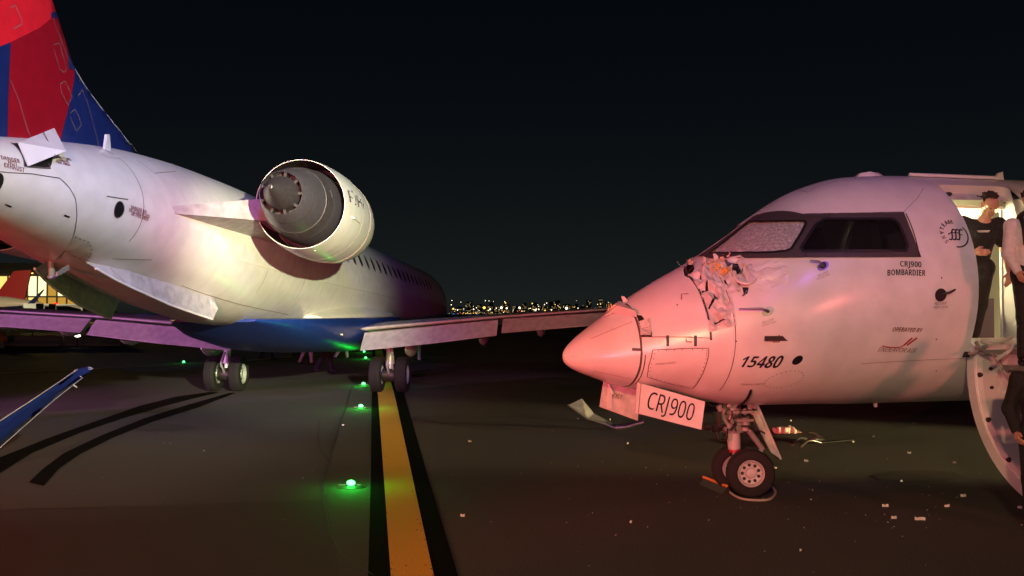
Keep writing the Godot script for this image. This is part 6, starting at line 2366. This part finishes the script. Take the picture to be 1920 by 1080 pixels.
	for q in spots:
		var d: float = 3800.0 / (q[1] - 588.0)
		var xf := Transform3D(Basis(Vector3.UP, q[2]), Vector3((q[0] - 960.0) / 1900.0 * d, 0, -d))
		if first == null:
			first = person("person", q[5], xf, w, q[3], q[4], 1.0, 0.026, false, 1.0, "people under the far jet")
		else:
			var o: Node3D = first.duplicate()
			o.name = numbered("person")
			add_child(o)
			o.transform = xf
			o.set_meta("label", q[5])
			(o.get_node("shirt") as MeshInstance3D).material_override = q[3]
			(o.get_node("trousers") as MeshInstance3D).material_override = q[4]

# ---------------------------------------------------------------- loose things on the ground
func objects() -> void:
	var jb := Transform3D(Basis(Vector3(0.970296,0.000000,-0.241922),Vector3(0.000000,1.000000,0.000000),Vector3(0.241922,0.000000,0.970296)),Vector3(0.54000,0.00000,-10.79000))
	# green lamps let into the pavement
	var gl := [Vector2(-1.847,-11.714),Vector2(-3.181,-21.412),Vector2(-4.120,-28.217),Vector2(-6.449,-44.785),Vector2(-7.591,-52.139),Vector2(-13.230,-40.937)]
	var lab := ["green pavement lamp nearest the camera, left of the yellow line", "green pavement lamp second nearest, beside the yellow line's start", "green pavement lamp third nearest, left of the right main wheels", "green pavement lamp under the wing, fourth from the camera", "green pavement lamp farthest along the row, just under the wing", "lone green pavement lamp on the far yellow line left of the left main wheels"]
	for i in gl.size():
		green_lamp(gl[i], lab[i], [0.36, 0.4, 0.45, 0.45, 0.4, 0.12][i])
	# broken-off winglet leaning in from the left
	var wl := thing("winglet", "dark blue broken-off winglet with pale edges leaning on the ground at the left edge", "winglet")
	var up := [Vector3(-6.537,0.396,-12.044),Vector3(-6.366,0.667,-12.638),Vector3(-6.205,0.883,-13.132),Vector3(-6.056,1.098,-13.627),Vector3(-6.005,1.234,-14.024),Vector3(-5.934,1.268,-14.223)]
	var lo := [Vector3(-6.663,0.030,-12.054),Vector3(-6.366,0.336,-12.646),Vector3(-6.205,0.635,-13.139),Vector3(-6.127,0.855,-13.633),Vector3(-5.932,1.116,-14.027),Vector3(-5.859,1.230,-14.224)]
	var st := begin()
	var rings := []
	for i in up.size():
		var a: Vector3 = up[i]
		var b: Vector3 = lo[i]
		var n := Vector3(0.25, 0.1, 1).normalized()
		var th := lerpf(0.035, 0.014, i / 5.0)
		rings.append([a, a.lerp(b, 0.3) + n * th, a.lerp(b, 0.7) + n * th * 0.8, b, a.lerp(b, 0.7) - n * th * 0.8, a.lerp(b, 0.3) - n * th])
	loft(st, rings, 1)
	part("blade", st, M.navy_paint, wl)
	st = begin()
	tube(st, up.slice(0, 5), 0.010, 0.006, 6)
	tube(st, lo.slice(0, 5), 0.008, 0.005, 6)
	part("edge_strip", st, M.wing_grey, wl)
	st = begin()
	rings = []
	for e in [0.25, 0.6, 1.0]:
		var a: Vector3 = up[4].lerp(up[5], e)
		var b: Vector3 = lo[4].lerp(lo[5], e)
		var n := Vector3(0.25, 0.1, 1).normalized() * 0.018
		rings.append([a, a.lerp(b, 0.5) + n, b, a.lerp(b, 0.5) - n])
	loft(st, rings, 1)
	part("tip_cap", st, M.wing_grey, wl)
	st = begin()
	tube(st, [lo[3].lerp(lo[4], 0.65), lo[3].lerp(lo[4], 0.65) + Vector3(0.06, -0.03, 0.03)], 0.01)
	tube(st, [up[3].lerp(up[4], 0.9) + Vector3(0, 0, 0.03), up[4].lerp(lo[4], 0.6) + Vector3(-0.05, 0.0, 0.03), up[4].lerp(lo[4], 0.9) + Vector3(0, 0, 0.03)], 0.007)
	part("static_wick", st, M.seam_light, wl)
	# bent metal channel torn from the nose
	var bm := thing("bent_metal_strip", "bent grey metal strip lying on the asphalt below the nose cone", "debris")
	var c0: Vector2 = Vector2(1.652,-17.493)
	var dd := Vector3(c0.x, 0, c0.y)
	var sc := 17.4 / 1900.0
	# two arms of a folded strip: a broad raised end on the left, a rolled end on the right
	var pa := [Vector3(-76, 46, 10), Vector3(-40, 20, 6), Vector3(-8, 10, 0), Vector3(14, 1, 0), Vector3(34, 4, 4), Vector3(66, 14, 6)]
	var pw := [Vector3(27, 12, -10), Vector3(14, 10, -8), Vector3(6, 7, -8), Vector3(5, 6, -8), Vector3(3, 6, -8), Vector3(2, 5, -6)]
	st = begin()
	rings = []
	for i in pa.size():
		var a: Vector3 = dd + pa[i] * sc
		var b: Vector3 = a + pw[i] * sc
		var n: Vector3 = (b - a).cross(Vector3(1, 0.2, 0)).normalized() * 0.008
		rings.append([a + n, b + n, b - n, a - n])
	loft(st, rings, -1)
	part("plate", st, M.bare_metal, bm)
	st = begin()
	var roll := []
	for i in pa.size():
		roll.append(dd + (pa[i] + Vector3(0, 2, 2)) * sc)
	tube(st, roll.slice(3), 0.05, 0.03)
	tube(st, roll.slice(0, 4), 0.02, 0.03)
	part("rolled_edge", st, M.bare_metal, bm)
	# crumpled white piece behind the gear
	var cp := thing("crumpled_piece", "crumpled white piece of skin on the ground behind the nose gear", "debris")
	var c1: Vector2 = Vector2(4.573,-17.026)
	var bones := []
	for i in 14:
		var e := Vector3(c1.x + rng.randf_range(-0.16, 0.14), 0.03, c1.y + rng.randf_range(-0.08, 0.08))
		bones.append([e, e + Vector3(rng.randf_range(-0.06, 0.06), rng.randf_range(0.02, 0.07), rng.randf_range(-0.04, 0.04)), 0.05, 0.035, Vector3(1, 1, 1)])
	put("sheet", flesh(bones, 0.014, 0.012), M.fragment, cp)
	st = begin()
	slab(st, [Vector3(c1.x - 0.2, 0.012, c1.y + 0.05), Vector3(c1.x + 0.26, 0.012, c1.y + 0.08), Vector3(c1.x + 0.2, 0.05, c1.y - 0.1), Vector3(c1.x - 0.15, 0.04, c1.y - 0.12)], Vector3(0, 0.01, 0))
	part("torn_edge", st, M.foam_pale, cp)
	# tangled strips
	var tg := thing("twisted_strips", "twisted shiny strips of trim on the ground right of the nose gear", "debris")
	st = begin()
	for q in [[Vector2(4.209,-15.260),Vector2(4.446,-15.698),Vector2(4.663,-15.960),Vector2(4.835,-15.894)], [Vector2(4.269,-15.021),Vector2(4.501,-15.383),Vector2(4.717,-15.508)], [Vector2(4.566,-15.828),Vector2(4.638,-15.571),Vector2(4.831,-15.828)], [Vector2(4.918,-16.801),Vector2(4.856,-16.300),Vector2(4.877,-15.894)]]:
		var pts := []
		var i := 0
		for p in q:
			pts.append(Vector3(p.x, 0.03 + 0.05 * (i % 2), p.y))
			i += 1
		tube(st, curve(pts, 4), 0.018, 0.012, 5)
	part("strip", st, M.bare_metal, tg)
	st = begin()
	for q in [[Vector2(4.312,-16.440),Vector2(4.455,-16.027),Vector2(4.592,-15.634),Vector2(4.960,-15.763),Vector2(5.380,-16.027)]]:
		var pts := []
		for p in q:
			pts.append(Vector3(p.x, 0.012, p.y))
		tube(st, curve(pts, 4), 0.008, 0.008, 5)
	part("wire", st, M.black, tg)
	# chock with its rope
	var ck := thing("wheel_chock", "orange edged wheel chock with a pale rope in front of the nose wheels", "wheel chock")
	var a2: Vector2 = Vector2(2.251,-11.933)
	var b2: Vector2 = Vector2(2.391,-11.300)
	st = begin()
	var ca := Vector3(a2.x, 0, a2.y)
	var cb := Vector3(b2.x, 0, b2.y)
	var sd := (cb - ca).normalized().cross(Vector3.UP)
	loft(st, [[ca - sd * 0.06, ca + sd * 0.06, ca + Vector3(0, 0.085, 0)], [cb - sd * 0.06, cb + sd * 0.06, cb + Vector3(0, 0.085, 0)]], -1)
	part("block", st, M.gear_dark, ck)
	st = begin()
	cyl(st, ca + Vector3(0, 0.085, 0) + sd * 0.005, cb + Vector3(0, 0.085, 0) + sd * 0.005, 0.016, 0.016, 8)
	part("orange_edge", st, M.orange, ck)
	st = begin()
	var rp := []
	for p in [Vector2(2.432,-11.435),Vector2(2.422,-11.169),Vector2(2.458,-10.915),Vector2(2.579,-10.822),Vector2(2.728,-10.853),Vector2(2.861,-11.104),Vector2(2.953,-11.435),Vector2(2.973,-11.750),Vector2(2.936,-11.823)]:
		rp.append(Vector3(p.x, 0.018, p.y))
	tube(st, curve(rp, 5), 0.014, 0.014, 6)
	part("rope", st, M.rope, ck)
	st = begin()
	var c3: Vector2 = Vector2(2.858,-11.608)
	loft(st, [[Vector3(c3.x - 0.12, 0, c3.y + 0.05), Vector3(c3.x - 0.12, 0, c3.y - 0.05), Vector3(c3.x - 0.12, 0.08, c3.y)], [Vector3(c3.x + 0.10, 0, c3.y + 0.03), Vector3(c3.x + 0.10, 0, c3.y - 0.07), Vector3(c3.x + 0.10, 0.08, c3.y - 0.02)]], -1)
	part("block", st, M.gear_dark, ck)
	# suitcase in the doorway
	var sc2 := thing("suitcase", "dark upright suitcase standing in the doorway behind the person's legs", "suitcase", Transform3D(Basis(Vector3.UP, -0.1) , jb * Vector3(4.70, 1.60, 0.36)))
	st = begin()
	box(st, Vector3(0.10, 0.30, 0), Vector3(0.34, 0.54, 0.2))
	part("shell", st, M.box_grey, sc2)
	st = begin()
	tube(st, [Vector3(0.02, 0.55, 0), Vector3(0.02, 0.82, 0), Vector3(0.18, 0.82, 0), Vector3(0.18, 0.55, 0)], 0.012)
	part("handle", st, M.gear_dark, sc2)
	st = begin()
	for s in [-0.02, 0.22]:
		cyl(st, Vector3(s, 0.025, 0.06), Vector3(s, 0.025, 0.09), 0.025)
	part("wheel", st, M.rubber, sc2)
	# single fragments that can be picked out
	var fr := [[Vector2(-0.656,-15.828), 0.10, "white curved fragment right of the yellow line, just past its start"], [Vector2(-0.488,-10.031), 0.07, "white fragment on the asphalt, right of the black border near the bottom"], [Vector2(-1.172,-15.960), 0.0, ""], [Vector2(-3.020,-18.157), 0.07, "pale curled fragment left of the second green lamp"], [Vector2(1.135,-9.726), 0.05, "small white fragment alone in the middle foreground"], [Vector2(5.667,-14.508), 0.11, "long white fragment on the lit asphalt strip under the belly"], [Vector2(5.847,-16.440), 0.05, "white chip on the lit strip left of the long fragment"], [Vector2(4.622,-12.084), 0.10, "pale fragment at the edge of the dark oval patch"], [Vector2(4.926,-11.104), 0.12, "bright white sliver right of the dark oval patch"], [Vector2(5.204,-10.440), 0.08, "white sliver at the right edge of the ground"], [Vector2(3.858,-10.526), 0.10, "flat white fragment below the dark oval patch"], [Vector2(4.497,-10.526), 0.09, "flat pale fragment right of the one below the patch"], [Vector2(3.945,-9.851), 0.16, "largest white sliver, in the right foreground"], [Vector2(3.721,-9.927), 0.08, "pale fragment left of the largest sliver"], [Vector2(1.841,-19.063), 0.05, "white chip behind the bent metal strip"], [Vector2(1.772,-15.571), 0.05, "white chip in front of the bent metal strip"], [Vector2(5.291,-15.763), 0.05, "white chip right of the twisted strips"], [Vector2(3.972,-13.728), 0.09, "pale broken bits right of the rear gear door"], [Vector2(3.396,-13.117), 0.06, "pale chip beside the nose wheel"], [Vector2(5.180,-18.874), 0.06, "pale chip behind the crumpled white piece"], [Vector2(5.909,-13.582), 0.07, "pale curl left of the airstair's lower end"], [Vector2(-9.294,-29.991), 0.0, ""]]
	for q in fr:
		if q[1] == 0.0:
			continue
		var p := Vector3(q[0].x, 0.0, q[0].y)
		var t := thing("debris_fragment", q[2], "debris", Transform3D(Basis(Vector3.UP, rng.randf_range(-1.2, 1.2)), p), "white fragments scattered on the asphalt")
		st = begin()
		var l: float = q[1] * 0.62
		var rr := []
		for i in 5:
			var u := i / 4.0 - 0.5
			var w := l * rng.randf_range(0.12, 0.3) * pow(maxf(1.0 - absf(u) * 2.0, 0.0), 0.6) * rng.randf_range(0.7, 1.4) + 0.002
			var h := 0.012 + 0.25 * l * u * u + rng.randf() * 0.012
			var bend := rng.randf_range(-0.12, 0.12) * l
			rr.append([Vector3(u * l, h, bend - w), Vector3(u * l, h + 0.008, bend), Vector3(u * l, h * 0.4, bend + w * rng.randf_range(0.4, 1.2)), Vector3(u * l, 0.002, bend)])
		loft(st, rr, -1)
		part("shard", st, M.fragment, t)
	# countless crumbs
	st = begin()
	for i in 190:
		var x := rng.randf_range(-5.5, 8.5)
		var z := -rng.randf_range(7.3, 20.0)
		if i > 80:
			x = 3.4 + rng.randfn() * 1.8
			z = -10.8 + rng.randfn() * 1.6
		if z > -7.2:
			continue
		var s := rng.randf_range(0.0015, 0.0055) * (1.0 if rng.randf() < 0.93 else 2.0)
		var b := Basis(Vector3(rng.randf() - 0.5, 1, rng.randf() - 0.5).normalized(), rng.randf() * TAU)
		tri(st, Vector3(x, s, z) + b * Vector3(-s * 1.6, 0, -s), Vector3(x, s, z) + b * Vector3(s * 1.6, 0, -s * 0.6), Vector3(x, s * 2.2, z) + b * Vector3(0, 0, s), Vector3.UP)
		tri(st, Vector3(x, s, z) + b * Vector3(-s * 1.6, 0, -s), Vector3(x, 0.001, z), Vector3(x, s * 2.2, z) + b * Vector3(0, 0, s), Vector3.LEFT)
		tri(st, Vector3(x, s, z) + b * Vector3(s * 1.6, 0, -s * 0.6), Vector3(x, 0.001, z), Vector3(x, s * 2.2, z) + b * Vector3(0, 0, s), Vector3.RIGHT)
	var cr := part("debris_crumbs", st, M.fragment)
	tag(cr, "fine pale crumbs of glass and paint scattered over the asphalt", "debris")
	stuff(cr)
